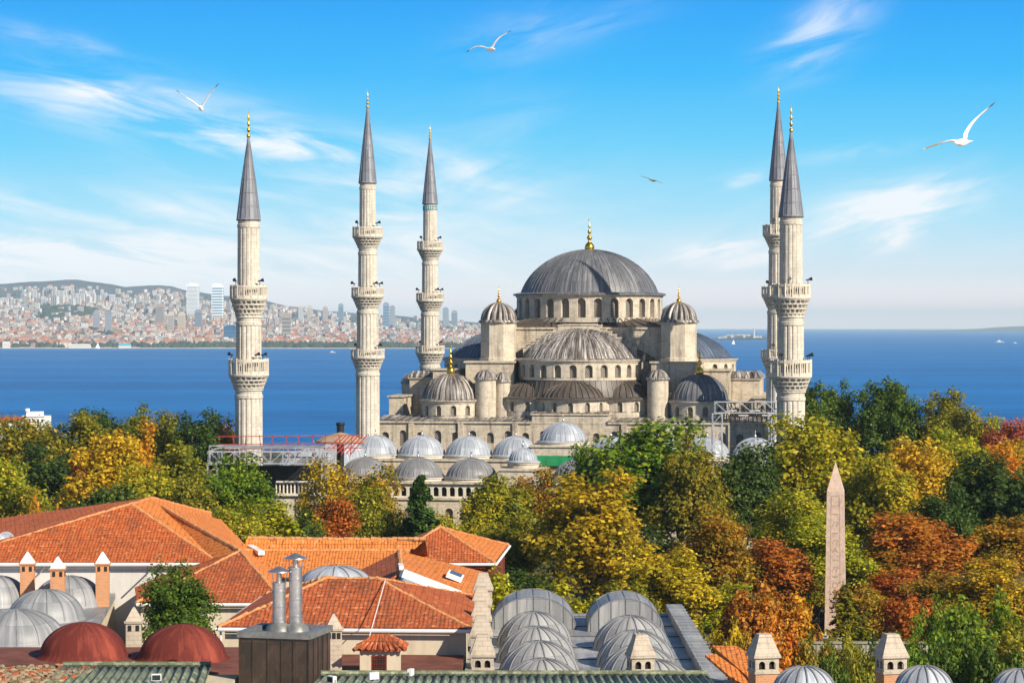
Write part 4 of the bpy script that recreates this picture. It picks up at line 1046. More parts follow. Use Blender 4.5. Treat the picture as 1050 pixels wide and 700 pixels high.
def make_proto(key, seed, H, rx, rz, lobes, nleaf, lobe_r, size, trunk_r=.42):
    rg = np.random.default_rng(seed); zc = H-rz*1.0
    c, n, s, L = crown_points(rg, rx, rz, zc, lobes, nleaf, lobe_r, size)
    top = np.percentile(c[:, 2], 99.7); wid = np.percentile(np.abs(c[:, 0]), 98)
    me = leaf_mesh('crown', c, n, s, rg)
    tb = trunk_mb(rg, zc, L, trunk_r, zc+rz*.3)
    PROTO[key] = dict(me=me, tb=tb, H=top, R=wid, tme=None)
make_proto('round', 1, 20, 6.0, 8.3, 70, 17000, 1.45, .235)
make_proto('round2', 2, 20, 6.4, 8.2, 78, 17000, 1.4, .23)
make_proto('tall', 3, 21, 5.0, 9.2, 66, 15500, 1.35, .235)
make_proto('tall2', 4, 21, 5.2, 9.0, 58, 15000, 1.5, .24)
make_proto('loose', 5, 19, 5.6, 7.2, 46, 8000, 1.35, .235, .36)
make_proto('shrub', 6, 8, 4.2, 3.7, 44, 8500, 1.05, .20, .2)
def conifer_proto(key, seed, H, R0, n, size):
    rg = np.random.default_rng(seed); C, Nn = [], []; b = MB(); b.tube((0, 0, -.5), (0, 0, H*.97), .3, .04, 8)
    z = H*.08
    while z < H*.98:
        r = R0*(1-z/H)**.7*rg.uniform(.75, 1.15); k = max(3, int(7*(1-z/H)+3))
        for i in range(k):
            a = rg.uniform(0, 2*pi); rr = r*rg.uniform(.7, 1.15)+.15
            b.tube((0, 0, z), (rr*cos(a)*.9, rr*sin(a)*.9, z-rr*.22+.2), .06, .02, 5, caps=False)
            m = max(8, int(n*rr/ (R0*60)))
            t = rg.random(m)**.7; side = rg.normal(size=m)*.22*(1.1-t)*rr; 
            C.append(np.stack([rr*t*cos(a)-side*sin(a), rr*t*sin(a)+side*cos(a), z-rr*.25*t**1.6+.2*t+rg.normal(size=m)*.12], 1))
            Nn.append(np.stack([rg.normal(size=m)*.6, rg.normal(size=m)*.6, np.ones(m)*.8], 1))
        z += H*.028
    c = np.concatenate(C); nn = np.concatenate(Nn); s = rg.uniform(.6, 1.3, len(c))*size
    PROTO[key] = dict(me=leaf_mesh('crown', c, nn, s, rg), tb=b, H=H, R=R0, tme=None)
conifer_proto('fir', 7, 18, 3.6, 30000, .36)
conifer_proto('thin_fir', 8, 14, 3.0, 4200, .22)
TR = random.Random(21)
def tree(px, ytop, hw, d, proto, col, label, group=None, zg=None, name='tree'):
    P = PROTO[proto]; x = (px-525)/F*d; zg = ground_z(x, d) if zg is None else zg
    zt = EYE-(ytop-HZ)/F*d; sz = (zt-zg)/P['H']; sx = hw/F*d/P['R']
    t = thing(name, label, 'tree' if name != 'shrub' else 'shrub', (x, d, zg), TR.uniform(0, 6.28), group)
    sz = max(.05, sz); t.scale = (sx, sx, sz)
    if P['tme'] is None:
        tr = P['tb'].build('trunk', M['bark'], t); P['tme'] = tr.data
    else:
        tr = bpy.data.objects.new('trunk', P['tme']); COL.objects.link(tr); tr.parent = t
    me = P['me']
    if not me.materials: me.materials.append(LEAF['green'])
    c = bpy.data.objects.new('crown', me); COL.objects.link(c); c.parent = t
    c.material_slots[0].link = 'OBJECT'; c.material_slots[0].material = LEAF[col]
    return t
GL, GR, GB = 'trees of the park left of the mosque', 'trees of the square right of the obelisk', 'trees in front of the mosque'
TREES = [
 # left of the courtyard
 (8, 472, 36, 268, 'tall', 'yg', 'yellow green tree cut by the left edge of the photo', GL),
 (32, 430, 40, 330, 'round', 'olive', 'olive tree below the white rooftop house at the far left', GL),
 (48, 433, 30, 345, 'round', 'olive', 'olive tree right before the white rooftop house at the far left', GL),
 (-6, 440, 36, 335, 'round2', 'olive', 'olive tree in the far left corner behind the yellow green one', GL),
 (83, 424, 32, 345, 'tall', 'olive', 'olive tree on the skyline left of the golden one', GL),
 (112, 421, 30, 352, 'round', 'dark', 'dark green tree on the skyline above the yellow crown at the left', GL),
 (140, 418, 28, 350, 'tall2', 'olive', 'olive tree highest on the left skyline behind the orange crown', GL),
 (172, 424, 26, 345, 'round', 'olive', 'olive tree on the skyline right of the orange crown', GL),
 (196, 424, 30, 338, 'tall', 'dark', 'dark olive tree on the skyline left of the leftmost minaret', GL),
 (226, 430, 24, 352, 'round2', 'mixed', 'reddish turning tree half hidden by the leftmost minaret', GL),
 (55, 456, 46, 300, 'round2', 'dark', 'dark green tree in the middle of the left grove', GL),
 (100, 447, 40, 284, 'tall', 'yellow', 'bright yellow tree in the left grove', GL),
 (143, 436, 40, 300, 'tall2', 'orange', 'orange gold tree in the left grove', GL),
 (90, 468, 22, 285, 'tall', 'rust', 'small rusty tree low against the bright yellow one', GL),
 (155, 478, 46, 276, 'round2', 'yg', 'yellow green tree behind the peak of the big tiled roof', GL),
 (180, 455, 34, 302, 'tall', 'olive', 'olive tree between the orange crown and the stage truss', GL),
 (92, 500, 40, 255, 'round', 'dark', 'dark green tree behind the left slope of the big tiled roof', GL),
 (45, 516, 24, 246, 'shrub', 'orange', 'low orange tree behind the left slope of the big tiled roof', GL),
 (25, 500, 32, 262, 'round', 'olive', 'olive tree low at the left behind the satellite dish', GL),
 (244, 470, 42, 288, 'round2', 'green', 'green tree standing before the white stage truss', GL),
 (205, 490, 34, 272, 'round', 'olive', 'olive tree left of the green one before the stage truss', GL),
 (285, 517, 44, 262, 'round', 'yg', 'yellow green tree behind the long tiled roof ridge', GB),
 (245, 522, 34, 258, 'round2', 'yg', 'yellow green tree behind the right slope of the big tiled roof', GB),
 (338, 512, 26, 268, 'tall', 'rust', 'rust red tree behind the long tiled roof ridge', GB),
 (312, 524, 20, 262, 'round', 'dark', 'small dark tree beside the rust red one over the roofs', GB),
 (352, 474, 32, 290, 'loose', 'gold', 'sparse golden tree left before the courtyard domes', GB),
 (386, 480, 30, 284, 'loose', 'mixed', 'sparse turning tree right of the sparse golden one before the courtyard', GB),
 (368, 500, 34, 276, 'round2', 'olive', 'olive tree low between the golden tree and the roofs', GB),
 (431, 487, 38, 258, 'fir', 'conifer', 'green conifer before the courtyard domes', GB),
 (465, 528, 26, 262, 'round', 'yg', 'small yellow green tree right of the conifer', GB),
 (408, 524, 24, 262, 'round2', 'olive', 'small olive tree left of the conifer over the roof ridge', GB),
 (515, 488, 40, 290, 'round', 'olive', 'olive gold tree before the gate of the courtyard', GB),
 (545, 482, 34, 300, 'round2', 'mixed', 'turning tree before the green plastic sheet', GB),
 (520, 530, 40, 262, 'round2', 'olive', 'olive tree low right of the end of the tiled roofs', GB),
 (490, 505, 24, 285, 'tall', 'yg', 'narrow yellow green tree beside the gate of the courtyard', GB),
 (598, 486, 54, 250, 'tall', 'gold', 'large golden tree behind the ribbed lead domes', GB),
 (650, 432, 62, 300, 'round', 'green', 'large bright green tree before the mosque', GB),
 (610, 458, 34, 305, 'round2', 'green', 'green tree at the left flank of the large bright green one', GB),
 (700, 452, 40, 292, 'tall2', 'olive', 'olive tree at the right flank of the large bright green one', GB),
 (756, 456, 40, 300, 'round', 'dark', 'round dark green tree before the right end of the mosque', GB),
 (665, 545, 50, 258, 'round2', 'dark', 'dark green tree behind the right lead vault', GB),
 (735, 520, 44, 250, 'tall2', 'mixed', 'yellow and rust turning tree left of the red one', GR),
 (690, 560, 44, 236, 'tall', 'gold', 'golden tree right behind the lead roof', GR),
 (797, 552, 42, 262, 'round', 'rust', 'red tree left of the obelisk', GR),
 (772, 600, 40, 224, 'shrub', 'rust', 'lower rusty tree left of the obelisk over the wall', GR),
 (806, 612, 38, 226, 'shrub', 'orange', 'low orange tree at the foot of the obelisk', GR),
 (745, 600, 34, 240, 'round2', 'yg', 'yellow green tree over the cream hoarding', GR),
 # right
 (850, 428, 56, 312, 'round', 'yg', 'large yellow green tree behind the tip of the obelisk', GR),
 (822, 445, 36, 318, 'tall', 'olive', 'olive tree at the foot of the nearest right minaret', GR),
 (812, 500, 40, 285, 'loose', 'yg', 'sparse yellow green tree left of the obelisk', GR),
 (845, 530, 44, 272, 'round2', 'yg', 'yellow green tree right behind the obelisk shaft', GR),
 (935, 450, 48, 300, 'round2', 'yellow', 'bright yellow tree right of the obelisk', GR),
 (905, 470, 40, 296, 'round', 'yg', 'yellow green tree between the obelisk and the bright yellow tree', GR),
 (838, 391, 22, 400, 'tall', 'mid', 'dark green tree on the right skyline next to the minaret', GR),
 (866, 393, 24, 402, 'tall2', 'mid', 'second dark green tree on the right skyline from the minaret', GR),
 (895, 391, 26, 398, 'tall', 'mid', 'third dark green tree on the right skyline from the minaret', GR),
 (920, 396, 24, 394, 'round', 'mid', 'fourth dark green tree on the right skyline, ending the dark row', GR),
 (962, 401, 24, 392, 'tall', 'olive', 'pointed olive tree on the right skyline after the dark row', GR),
 (985, 418, 30, 375, 'round', 'olive', 'olive tree on the right slope of the skyline', GR),
 (1010, 428, 24, 372, 'round2', 'yg', 'yellow green tree on the skyline left of the pinkish one', GR),
 (1035, 430, 26, 368, 'round', 'pink', 'pinkish red tree on the skyline at the right edge', GR),
 (1012, 455, 26, 345, 'round', 'orange', 'orange tree below the pinkish one at the right', GR),
 (1042, 452, 24, 350, 'round2', 'gold', 'golden tree cut by the right edge below the pinkish one', GR),
 (980, 440, 36, 330, 'round2', 'yg', 'yellow green tree behind the dark one at the right', GR),
 (1015, 468, 50, 296, 'round', 'dark', 'large dark green tree near the right edge', GR),
 (965, 500, 34, 285, 'round2', 'dark', 'dark green tree below the bright yellow one', GR),
 (1055, 490, 36, 292, 'round2', 'dark', 'dark green tree cut by the right edge', GR),
 (948, 527, 54, 276, 'round', 'rust', 'large rust red tree right of the obelisk', GR),
 (900, 560, 36, 274, 'round2', 'mixed', 'turning tree between the obelisk and the large rust red tree', GR),
 (1030, 532, 44, 282, 'round2', 'mixed', 'orange brown turning tree at the right edge', GR),
 (1010, 575, 40, 232, 'tall', 'gold', 'golden brown tree above the bright green one at the lower right', GR),
 (1000, 612, 52, 205, 'shrub', 'green', 'bright green tree in the lower right corner', GR),
 (1050, 640, 36, 200, 'shrub', 'olive', 'olive tree cut by the lower right corner', GR),
 (972, 615, 26, 212, 'shrub', 'green', 'light green bush left of the bright green tree in the lower right', GR),
 (915, 585, 40, 262, 'round', 'rust', 'rusty tree filling the gap right of the obelisk shaft', GR),
 (835, 585, 34, 268, 'round2', 'olive', 'olive tree filling the gap just left of the obelisk shaft', GR),
 (885, 600, 34, 250, 'shrub', 'mixed', 'low turning tree just behind the feathery conifers', GR),
 (960, 590, 40, 255, 'round2', 'mixed', 'low turning tree under the large rust red one', GR),
 (940, 610, 44, 230, 'shrub', 'rust', 'low rust tree behind the right hand stone chimney', GR),
 (868, 598, 32, 222, 'thin_fir', 'olive', 'thin feathery conifer before the foot of the obelisk', GR),
 (885, 630, 30, 210, 'thin_fir', 'olive', 'low feathery conifer right of the obelisk foot', GR),
 (850, 655, 26, 208, 'shrub', 'olive', 'low olive shrub before the foot of the obelisk', GR),
 (519, 592, 34, 186, 'tall', 'yg', 'yellow green bush peeping out beside the end of the tiled roofs', GB),
 (580, 600, 52, 190, 'tall2', 'yg', 'yellow green bush behind the gap of the two lead vaults', GB),
 (540, 585, 36, 232, 'round', 'dark', 'dark tree in the gap behind the left lead vault', GB),
 (640, 600, 40, 220, 'round2', 'olive', 'olive tree behind the right lead vault', GB),
 (722, 648, 16, 198, 'shrub', 'olive', 'small olive bush at the left end of the cream hoarding', GR),
 (775, 655, 26, 190, 'shrub', 'mixed', 'low turning bush behind the left brick chimney', GR),
 (865, 650, 24, 196, 'shrub', 'olive', 'low olive bush directly before the obelisk foot', GR),
 (880, 668, 26, 180, 'shrub', 'olive', 'low olive bush between the two brick chimneys', GR),
 (930, 662, 24, 180, 'shrub', 'green', 'low green bush right behind the right brick chimney', GR),
 (975, 650, 34, 182, 'shrub', 'mid', 'low mid green bush above the bottom right domes', GR),
 (1020, 655, 34, 178, 'shrub', 'mid', 'low mid green bush nearest the bottom right corner', GR),
 (845, 670, 22, 176, 'shrub', 'mid', 'low mid green bush just right of the pale dome between the chimneys', GR),
 (752, 640, 26, 196, 'shrub', 'gold', 'low golden bush covering the left end of the cream hoarding', GR),
 (800, 640, 34, 192, 'shrub', 'orange', 'low orange bush before the cream hoarding behind the left brick chimney', GR),
 (832, 652, 26, 190, 'shrub', 'mixed', 'low turning bush before the cream hoarding left of the feathery conifers', GR),
 (905, 655, 22, 196, 'shrub', 'dark', 'low dark bush before the cream hoarding behind the right brick chimney', GR),
 (955, 640, 30, 194, 'shrub', 'green', 'low green bush covering the right end of the cream hoarding', GR),
 (715, 655, 20, 205, 'shrub', 'olive', 'olive bush in front of the cream hoarding', GR),
]
for (px, y, hw, d, pr, col, lab, g) in TREES: tree(px, y, hw, d, pr, col, lab, g)
tree(181, 580, 40, 143, 'round2', 'mid', 'dark green evergreen tree between the two red plaster domes', None, 38.5)

# ================================================================== ROOFTOPS IN FRONT
def roof_facet(b, P, m=0, eave=None):
    "tiled plane with tile rows along the eave; P in order, first edge is the eave"
    P = [Vector(p) for p in P]; e = (P[1]-P[0]); e.z = 0
    if e.length < 1e-6: e = Vector((1, 0, 0))
    e.normalize(); n = None
    for k in range(2, len(P)):
        n = (P[1]-P[0]).cross(P[k]-P[0])
        if n.length > 1e-6: break
    n.normalize(); up = n.cross(e).normalized()
    if up.z < 0: up = -up
    uv = [((p-P[0]).dot(e), (p-P[0]).dot(up)) for p in P]
    b.face(P, m, uv)
def ridge_tiles(b, p, q, r=.16, m=1, gap=.42):
    p, q = Vector(p), Vector(q); L = (q-p).length; n = max(1, int(L/gap)); d = (q-p)/n
    rj = random.Random(int(L*997))
    for i in range(n):
        j = Vector((rj.uniform(-.03, .03), rj.uniform(-.03, .03), rj.uniform(-.03, .03)-.05*sin(pi*i/n))); b.tube(p+d*i+j, p+d*(i+1.1)+j, r*rj.uniform(1.0, 1.22), r*.86, 7, m, caps=True)
def thicken(o, t=.14):
    md = o.modifiers.new('thick', 'SOLIDIFY'); md.thickness = t; md.offset = 0; return o
def walls_under(b, P, z0, inset=.45, m=0, ztop=-.12):
    c = sum((Vector(p) for p in P), Vector())/len(P); Q = [Vector(p)+(c-Vector(p)).normalized()*inset for p in P]
    for i in range(len(Q)):
        a, q = Q[i], Q[(i+1) % len(Q)]; L = (Vector((q.x-a.x, q.y-a.y, 0))).length
        b.face([(a.x, a.y, z0), (q.x, q.y, z0), (q.x, q.y, q.z+ztop), (a.x, a.y, a.z+ztop)], m, [(0, z0), (L, z0), (L, q.z), (0, a.z)])
def gutter(b, p, q, r=.11): b.tube(p, q, r, r, 8, 0)
G0 = 26.5
# --- big hipped house at the left
A1, A2 = pt(134, 517, 47.6), pt(155, 510.5, 47.6)
AfL, AfR = pt(-70, 577, 44), pt(224, 577, 44); AbR, AbL = pt(216, 526, 44), pt(-60, 540, 44)
hA = thing('house', 'largest tiled house at the far left with a wide hipped red roof', 'house', (A1.x, A1.y, G0))
def at0(o, t): o.location = -Vector(t.location); return o
def hpart(b, name, mats, t, **k):
    o = b.build(name, mats, t, **k); o.location = -Vector(t.location); return o
b = MB(); roof_facet(b, [AfL, AfR, A1]); roof_facet(b, [AfR, AbR, A2, A1], 1); roof_facet(b, [AbR, AbL, A2], 1); roof_facet(b, [AbL, AfL, A1, A2])  # front slopes darker, right and rear lighter: sun and shade set by tile colour
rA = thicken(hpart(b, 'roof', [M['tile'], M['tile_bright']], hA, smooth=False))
b = MB()
for p, q in ((A1, A2), (A1, AfL), (A1, AfR), (A2, AbR)): ridge_tiles(b, p, q, m=0)
o = hpart(b, 'ridge_tiles', M['ridge'], hA)
b = MB(); walls_under(b, [AfL, AfR, AbR, AbL], G0); hpart(b, 'wall', M['whitewall'], hA, smooth=False)
b = MB(); off = Vector((0, -.16, -.1)); gutter(b, AfL+off, AfR+off, .13); hpart(b, 'gutter', M['white'], hA)
for px in (157, 46): 
    b = MB(); p = pt(px, 578.5, 43.9); b.tube(p, p+Vector((-.5, .35, -.7)), .07, n=6); b.tube(p+Vector((-.5, .35, -.7)), p+Vector((-2.3, .4, -2.4)), .07, n=6); hpart(b, 'downpipe', M['steel'], hA)
# --- wing running forward from it, with the hipped end in front
def on_plane(px, py, P0, P1, P2):
    n = (P1-P0).cross(P2-P0); o = Vector((0, 0, EYE)); d = Vector(((px-525)/F, 1, -(py-HZ)/F)); return o+d*((P0-o).dot(n)/d.dot(n))
W2_ = pt(246, 565, 44.95); W1 = on_plane(166, 521, A1, A2, AfR)+Vector((0, 0, .12))
WeF, WeB = pt(291, 599, 42.7), pt(226, 533, 44.05)
CL, CR = pt(140, 618, 42.6), pt(291, 618, 42.6); CbL = pt(138, 603, 42.6); CbT = pt(197, 577.6, 43.5); CbR = WeF
hC = thing('house', 'tiled house wing with a hipped end behind the dark evergreen tree', 'house', (W2_.x, W2_.y, G0))
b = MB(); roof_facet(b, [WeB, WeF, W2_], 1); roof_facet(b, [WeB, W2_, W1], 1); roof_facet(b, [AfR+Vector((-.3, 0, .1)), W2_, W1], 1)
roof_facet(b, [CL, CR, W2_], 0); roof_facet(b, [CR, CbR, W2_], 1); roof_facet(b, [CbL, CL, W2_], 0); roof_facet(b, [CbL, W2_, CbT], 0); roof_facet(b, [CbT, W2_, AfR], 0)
thicken(hpart(b, 'roof', [M['tile'], M['tile_bright']], hC, smooth=False))  # slopes toward the sun get the lighter tile, lighting painted in by colour
b = MB()
for p, q in ((W1, W2_), (W2_, CL), (W2_, CR), (W2_, CbT)): ridge_tiles(b, p, q, m=0)
hpart(b, 'ridge_tiles', M['ridge'], hC)
b = MB(); walls_under(b, [CL, CR, CbR, CbT, CbL], G0); hpart(b, 'wall', M['plaster'], hC, smooth=False)
b = MB(); gutter(b, CL+off, CR+off, .11); hpart(b, 'gutter', M['white'], hC)
# --- long double ridged roofs behind
hD = thing('house', 'long tiled house with two low parallel ridges across the middle', 'house', (pt(330, 564, 44.1).x, 182, G0))
R1a, R1b = pt(254, 551.5, 44.5), pt(436, 552.5, 44.5); V1a, V1b = pt(248, 563, 43.7), pt(425, 563, 43.7)
R2a, R2b = pt(246, 564, 44.1), pt(420, 564, 44.1); E2a, E2b = pt(240, 592, 42.5), pt(412, 592, 42.5)
b = MB(); roof_facet(b, [V1a, V1b, R1b, R1a], 0); roof_facet(b, [R1b+Vector((0, 7, -2.2)), R1a+Vector((0, 7, -2.2)), R1a, R1b], 1)
roof_facet(b, [E2a, E2b, R2b, R2a], 0); roof_facet(b, [R2b+Vector((0, 1.6, -.45)), R2a+Vector((0, 1.6, -.45)), R2a, R2b], 1)
thicken(hpart(b, 'roof', [M['tile_bright'], M['tile']], hD, smooth=False), .1)
b = MB(); ridge_tiles(b, R1a, R1b, m=0); ridge_tiles(b, R2a, R2b, m=0); hpart(b, 'ridge_tiles', M['ridge'], hD)
b = MB(); walls_under(b, [E2a, E2b, R1b+Vector((0, 7, -2.2)), R1a+Vector((0, 7, -2.2))], G0); hpart(b, 'wall', M['plaster'], hD, smooth=False)
b = MB(); p = pt(256, 560, 44.2); q = pt(268, 567, 44.0); b.bar(p, q, .5, .28); hpart(b, 'roof_flashing', M['white'], hD, smooth=False)
# --- hipped roof at the end
Ep = pt(451, 540.5, 44.5); EfL, EfR = pt(392, 577, 42.2), pt(507, 577, 42.2); EbR = pt(521, 558.5, 42.2); EbL = pt(412, 556, 42.2)
hE = thing('house', 'tiled house with a pyramid roof at the right end of the long ridges', 'house', (Ep.x, Ep.y, G0))
b = MB(); roof_facet(b, [EfL, EfR, Ep]); roof_facet(b, [EfR, EbR, Ep], 1); roof_facet(b, [EbR, EbL, Ep], 1); roof_facet(b, [EbL, EfL, Ep])  # lit and shaded slopes painted in two tile tones
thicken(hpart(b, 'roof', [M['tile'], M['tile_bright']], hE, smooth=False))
b = MB(); [ridge_tiles(b, Ep, q, m=0) for q in (EfL, EfR, EbR)]; hpart(b, 'ridge_tiles', M['ridge'], hE)
b = MB(); walls_under(b, [EfL, EfR, EbR, EbL], G0, .5); hpart(b, 'wall', M['redplaster'], hE, smooth=False)
b = MB(); gutter(b, EfL+off, EfR+off); gutter(b, EfR+Vector((.15, 0, -.1)), EbR+Vector((.15, 0, -.1))); hpart(b, 'gutter', M['white'], hE)
# --- roof sloping right with a white parapet
Fa, Fb = pt(409, 565.5, 45), pt(412, 588, 45); Fc, Fd = pt(485, 616, 43), pt(498, 587.5, 43)
hF = thing('house', 'house with an orange roof sloping right behind a white parapet edge', 'house', (Fb.x, Fb.y, G0))
b = MB(); roof_facet(b, [Fc, Fd, Fa, Fb]); roof_facet(b, [Fa+Vector((-3.2, 0, -1.6)), Fb+Vector((-3.2, 0, -1.6)), Fb, Fa], 1); thicken(hpart(b, 'roof', [M['tile_bright'], M['tile_old']], hF, smooth=False))  # sunward slope lighter, left slope darker: light and shade put in the tile colour
b = MB(); walls_under(b, [Fb+Vector((-3.2, 0, -1.6)), Fb, Fc, Fd, Fa, Fa+Vector((-3.2, 0, -1.6))], G0, .3); hpart(b, 'wall', M['plaster'], hF, smooth=False)
b = MB(); k = Vector((0, -.35, .1)); b.bar(Fb+k, Fc+k, .5, .55); b.bar(Fb+k+Vector((0, 0, .3)), Fb+Vector((-.2, 2.2, .35)), .3, .25); hpart(b, 'parapet', M['white'], hF, smooth=False)
b = MB(); b.bar(Fb+k+Vector((0, -.4, -.5)), Fc+k+Vector((0, -.4, -.5)), .4, .5); hpart(b, 'parapet_flashing', M['steel'], hF, smooth=False)
b = MB(); ridge_tiles(b, Fa, Fb, m=0); hpart(b, 'ridge_tiles', M['ridge'], hF)
up = (Fb-Fc).normalized(); al = (Fd-Fc).normalized(); nn = al.cross(up).normalized(); nn = nn if nn.z > 0 else -nn; cc = Fc.lerp(Fd, .45)+up*2.0+nn*.2
b = MB(); b.hexa([cc+al*a+up*c_+nn*h for h in (-.2, .12) for a, c_ in ((-1.1, -.6), (1.1, -.6), (1.1, .6), (-1.1, .6))]); sk = hpart(b, 'skylight', M['white'], hF, smooth=False)
b = MB(); b.hexa([cc+al*a+up*c_+nn*h for h in (.10, .15) for a, c_ in ((-.9, -.45), (.9, -.45), (.9, .45), (-.9, .45))]); o = b.build('pane', M['glass'], sk, smooth=False)
# --- old tiled hipped roof in front
Ba, Bb = pt(334, 593, 46.2), pt(386, 593, 46.2); BfL, BfR = pt(224, 643, 44), pt(483, 645, 44); BbL, BbR = pt(272, 610, 44), pt(487, 611, 44)
hB = thing('house', 'nearest tiled house, old brick red hipped roof, behind the steel flues', 'house', ((BfL.x+BfR.x)/2, BfL.y, G0))
b = MB(); roof_facet(b, [BfL, BfR, Bb, Ba]); roof_facet(b, [BfR, BbR, Bb], 1); roof_facet(b, [BbR, BbL, Ba, Bb], 1); roof_facet(b, [BbL, BfL, Ba])  # front and left darker, right and rear lighter: sunny side painted by tile colour
thicken(hpart(b, 'roof', [M['tile_old'], M['tile']], hB, smooth=False))
b = MB(); [ridge_tiles(b, p, q, m=0) for p, q in ((Ba, Bb), (Ba, BfL), (Bb, BfR), (Ba, BbL), (Bb, BbR))]; hpart(b, 'ridge_tiles', M['ridge'], hB)
b = MB(); walls_under(b, [BfL, BfR, BbR, BbL], G0); hpart(b, 'wall', M['plaster'], hB, smooth=False)
b = MB(); gutter(b, BfL+off, BfR+off); gutter(b, BfL+Vector((-.12, 0, -.1)), BbL+Vector((-.12, 0, -.1))); p = BfL+Vector((.1, .1, -.15)); b.tube(p, p+Vector((0, 0.1, -2.5)), .07, n=6); hpart(b, 'gutter', M['white'], hB)
b = MB(); b.bar(Bb.lerp(BfR, .1)+Vector((0, 0, .25)), pt(378, 655, 44.0), .04); hpart(b, 'lightning_cable', M['white'], hB, smooth=False)
# white lead vault between the roofs
t = thing('lead_vault', 'low white lead vault showing between the tiled roofs', 'vault', pt(344, 596, 44.0))
b = MB(); b.lathe([(2.35, -2), (2.35, 0)]+[(2.3*cos(pi/2*i/8), 1.05*sin(pi/2*i/8)) for i in range(1, 9)], 40); b.build('vault_shell', M['lead_pale'], t)
b = MB(); b.seams([(2.3*cos(pi/2*i/8), 1.05*sin(pi/2*i/8)) for i in range(8)], 12, w=.06, h=.05); b.build('seams', M['lead_mid'], t)
b = MB(); b.tube((0, 0, -17), (0, 0, -1.9), 2.3, 2.3, 24); b.build('wall', M['plaster'], t)

# --- lead domes at the left on their flat roof
t = thing('flat_roof', 'flat lead roof carrying the grey domes at the left', 'roof', (-28, 155, G0))
b = MB(); P4 = [pt(-40, 668, 41.9), pt(100, 640, 41.9), pt(118, 608, 41.9), pt(-40, 602, 41.9)]; Q = [p-Vector((0, 0, .4)) for p in P4]
b.hexa(Q+P4); hpart(b, 'roof_deck', M['lead_grey'], t, smooth=False); b = MB(); walls_under(b, Q, G0, .1, ztop=0); hpart(b, 'wall', M['plaster'], t, smooth=False)
def lead_dome(px, ya, z, hwm, h, lab, grp, d=None, n=14, mat='lead_mid', seam_m='lead_dark', name='lead_dome', cat='dome', w=.05, sw=.06):
    p = pt(px, ya, z+h); p.z = z
    t = thing(name, lab, cat, p, 0, grp)
    b = MB(); b.lathe([(hwm*1.03, -.4), (hwm*1.03, .05), (hwm, .12)]+[(max(.001, hwm*cos(pi/2*i/12)), h*sin(pi/2*i/12)) for i in range(1, 13)], 48); b.build('shell', M[mat], t, angle=1)
    b = MB(); b.seams([(hwm*cos(pi/2*i/12), h*sin(pi/2*i/12)) for i in range(12)], n, w=sw, h=w); b.build('seams', M[seam_m], t, smooth=False)
    return t
LG = 'grey lead domes on the flat roof at the left'; _ld = lead_dome
def lead_dome(*a, **k):
    k.setdefault('mat', 'lead_grey'); k.setdefault('seam_m', 'lead_mid'); k.setdefault('w', .035); k.setdefault('sw', .045); return _ld(*a, **k)
lead_dome(70, 590, 41.9, 2.45, 2.0, 'grey lead dome furthest back of the left group, right of the middle brick chimney', LG)
lead_dome(47, 604, 41.9, 2.5, 1.95, 'grey lead dome in the middle of the left group', LG)
lead_dome(16, 624, 41.9, 3.0, 2.0, 'grey lead dome nearest the left edge in front of its group', LG)
lead_dome(-3, 590, 41.9, 2.2, 2.0, 'grey lead dome cut by the left edge of the photo', LG)
# --- red plaster domes
t = thing('red_terrace', 'red brown plastered terrace under the red domes', 'terrace', (-24, 126, G0))
b = MB(); b.box(-38, -13.5, 121, 130.6, 43.15, 43.45); hpart(b, 'deck', M['redbrown'], t, smooth=False); b = MB(); b.box(-37.8, -13.7, 121.2, 130.4, G0, 43.15); hpart(b, 'wall', M['plaster'], t, smooth=False)
for px, y, lab in ((85, 638, 'red plaster dome, left of the pair beside the small stone chimney'), (187, 640, 'red plaster dome, right of the pair in front of the evergreen tree')):
    p = pt(px, y, 45.25); p.z = 43.45; b = MB(); r = 2.28
    b.lathe([(r*1.12, -.02), (r*1.03, .12)]+[(max(.001, r*cos(pi/2*i/14)), .1+1.72*sin(pi/2*i/14)) for i in range(1, 15)], 48); tag(b.build('plaster_dome', M['redplaster'], loc=p, angle=1), lab, 'dome', 'red plaster domes')
# --- chimneys
def chimney(px, ytop, z, wm, zb, shaftm, capm, lab, grp, kind='pyramid', caph=.75):
    d = (EYE-z)*F/(ytop-HZ); t = thing('chimney', lab, 'chimney', ((px-525)/F*d, d, zb), R(6), grp)
    h = z-zb; w = wm/2
    b = MB(); b.frustum(0, 0, 0, h-caph-.02, w, w); b.frustum(0, 0, h-caph-.12, h-caph, w+.08, w+.1); b.build('shaft', M[shaftm], t, smooth=False)
    b = MB(); b.frustum(0, 0, h-caph+.002, h, w+.03, .04); b.build('cap', M[capm], t, smooth=False)
    b = MB()
    for k in ((-.5, .5) if kind == 'pyramid' else (-.6, 0, .6)):
        x = k*w; b.box(x-.1, x+.1, -w-.02, -w+.02, h-caph-.55, h-caph-.22); b.box(w-.02, w+.02, x-.1, x+.1, h-caph-.55, h-caph-.22)
    b.build('smoke_openings', M['dark'], t, smooth=False)
    return t
BG = 'brick chimneys with white caps at the left'
chimney(28, 565.5, 45.6, .93, 41.9, 'brick', 'white', 'leftmost brick chimney with a white pyramid cap', BG)
chimney(59, 570.5, 45.5, .93, 41.9, 'brick', 'white', 'shortest brick chimney with a white cap, between two lead domes', BG)
chimney(105, 565.5, 45.6, .90, 41.9, 'brick', 'white', 'rightmost brick chimney with a white cap against the pale wall', BG)
chimney(137, 622, 45.4, .85, 42.6, 'oldstone', 'oldstone', 'small stone chimney with a pyramid cap between the two red domes', None)
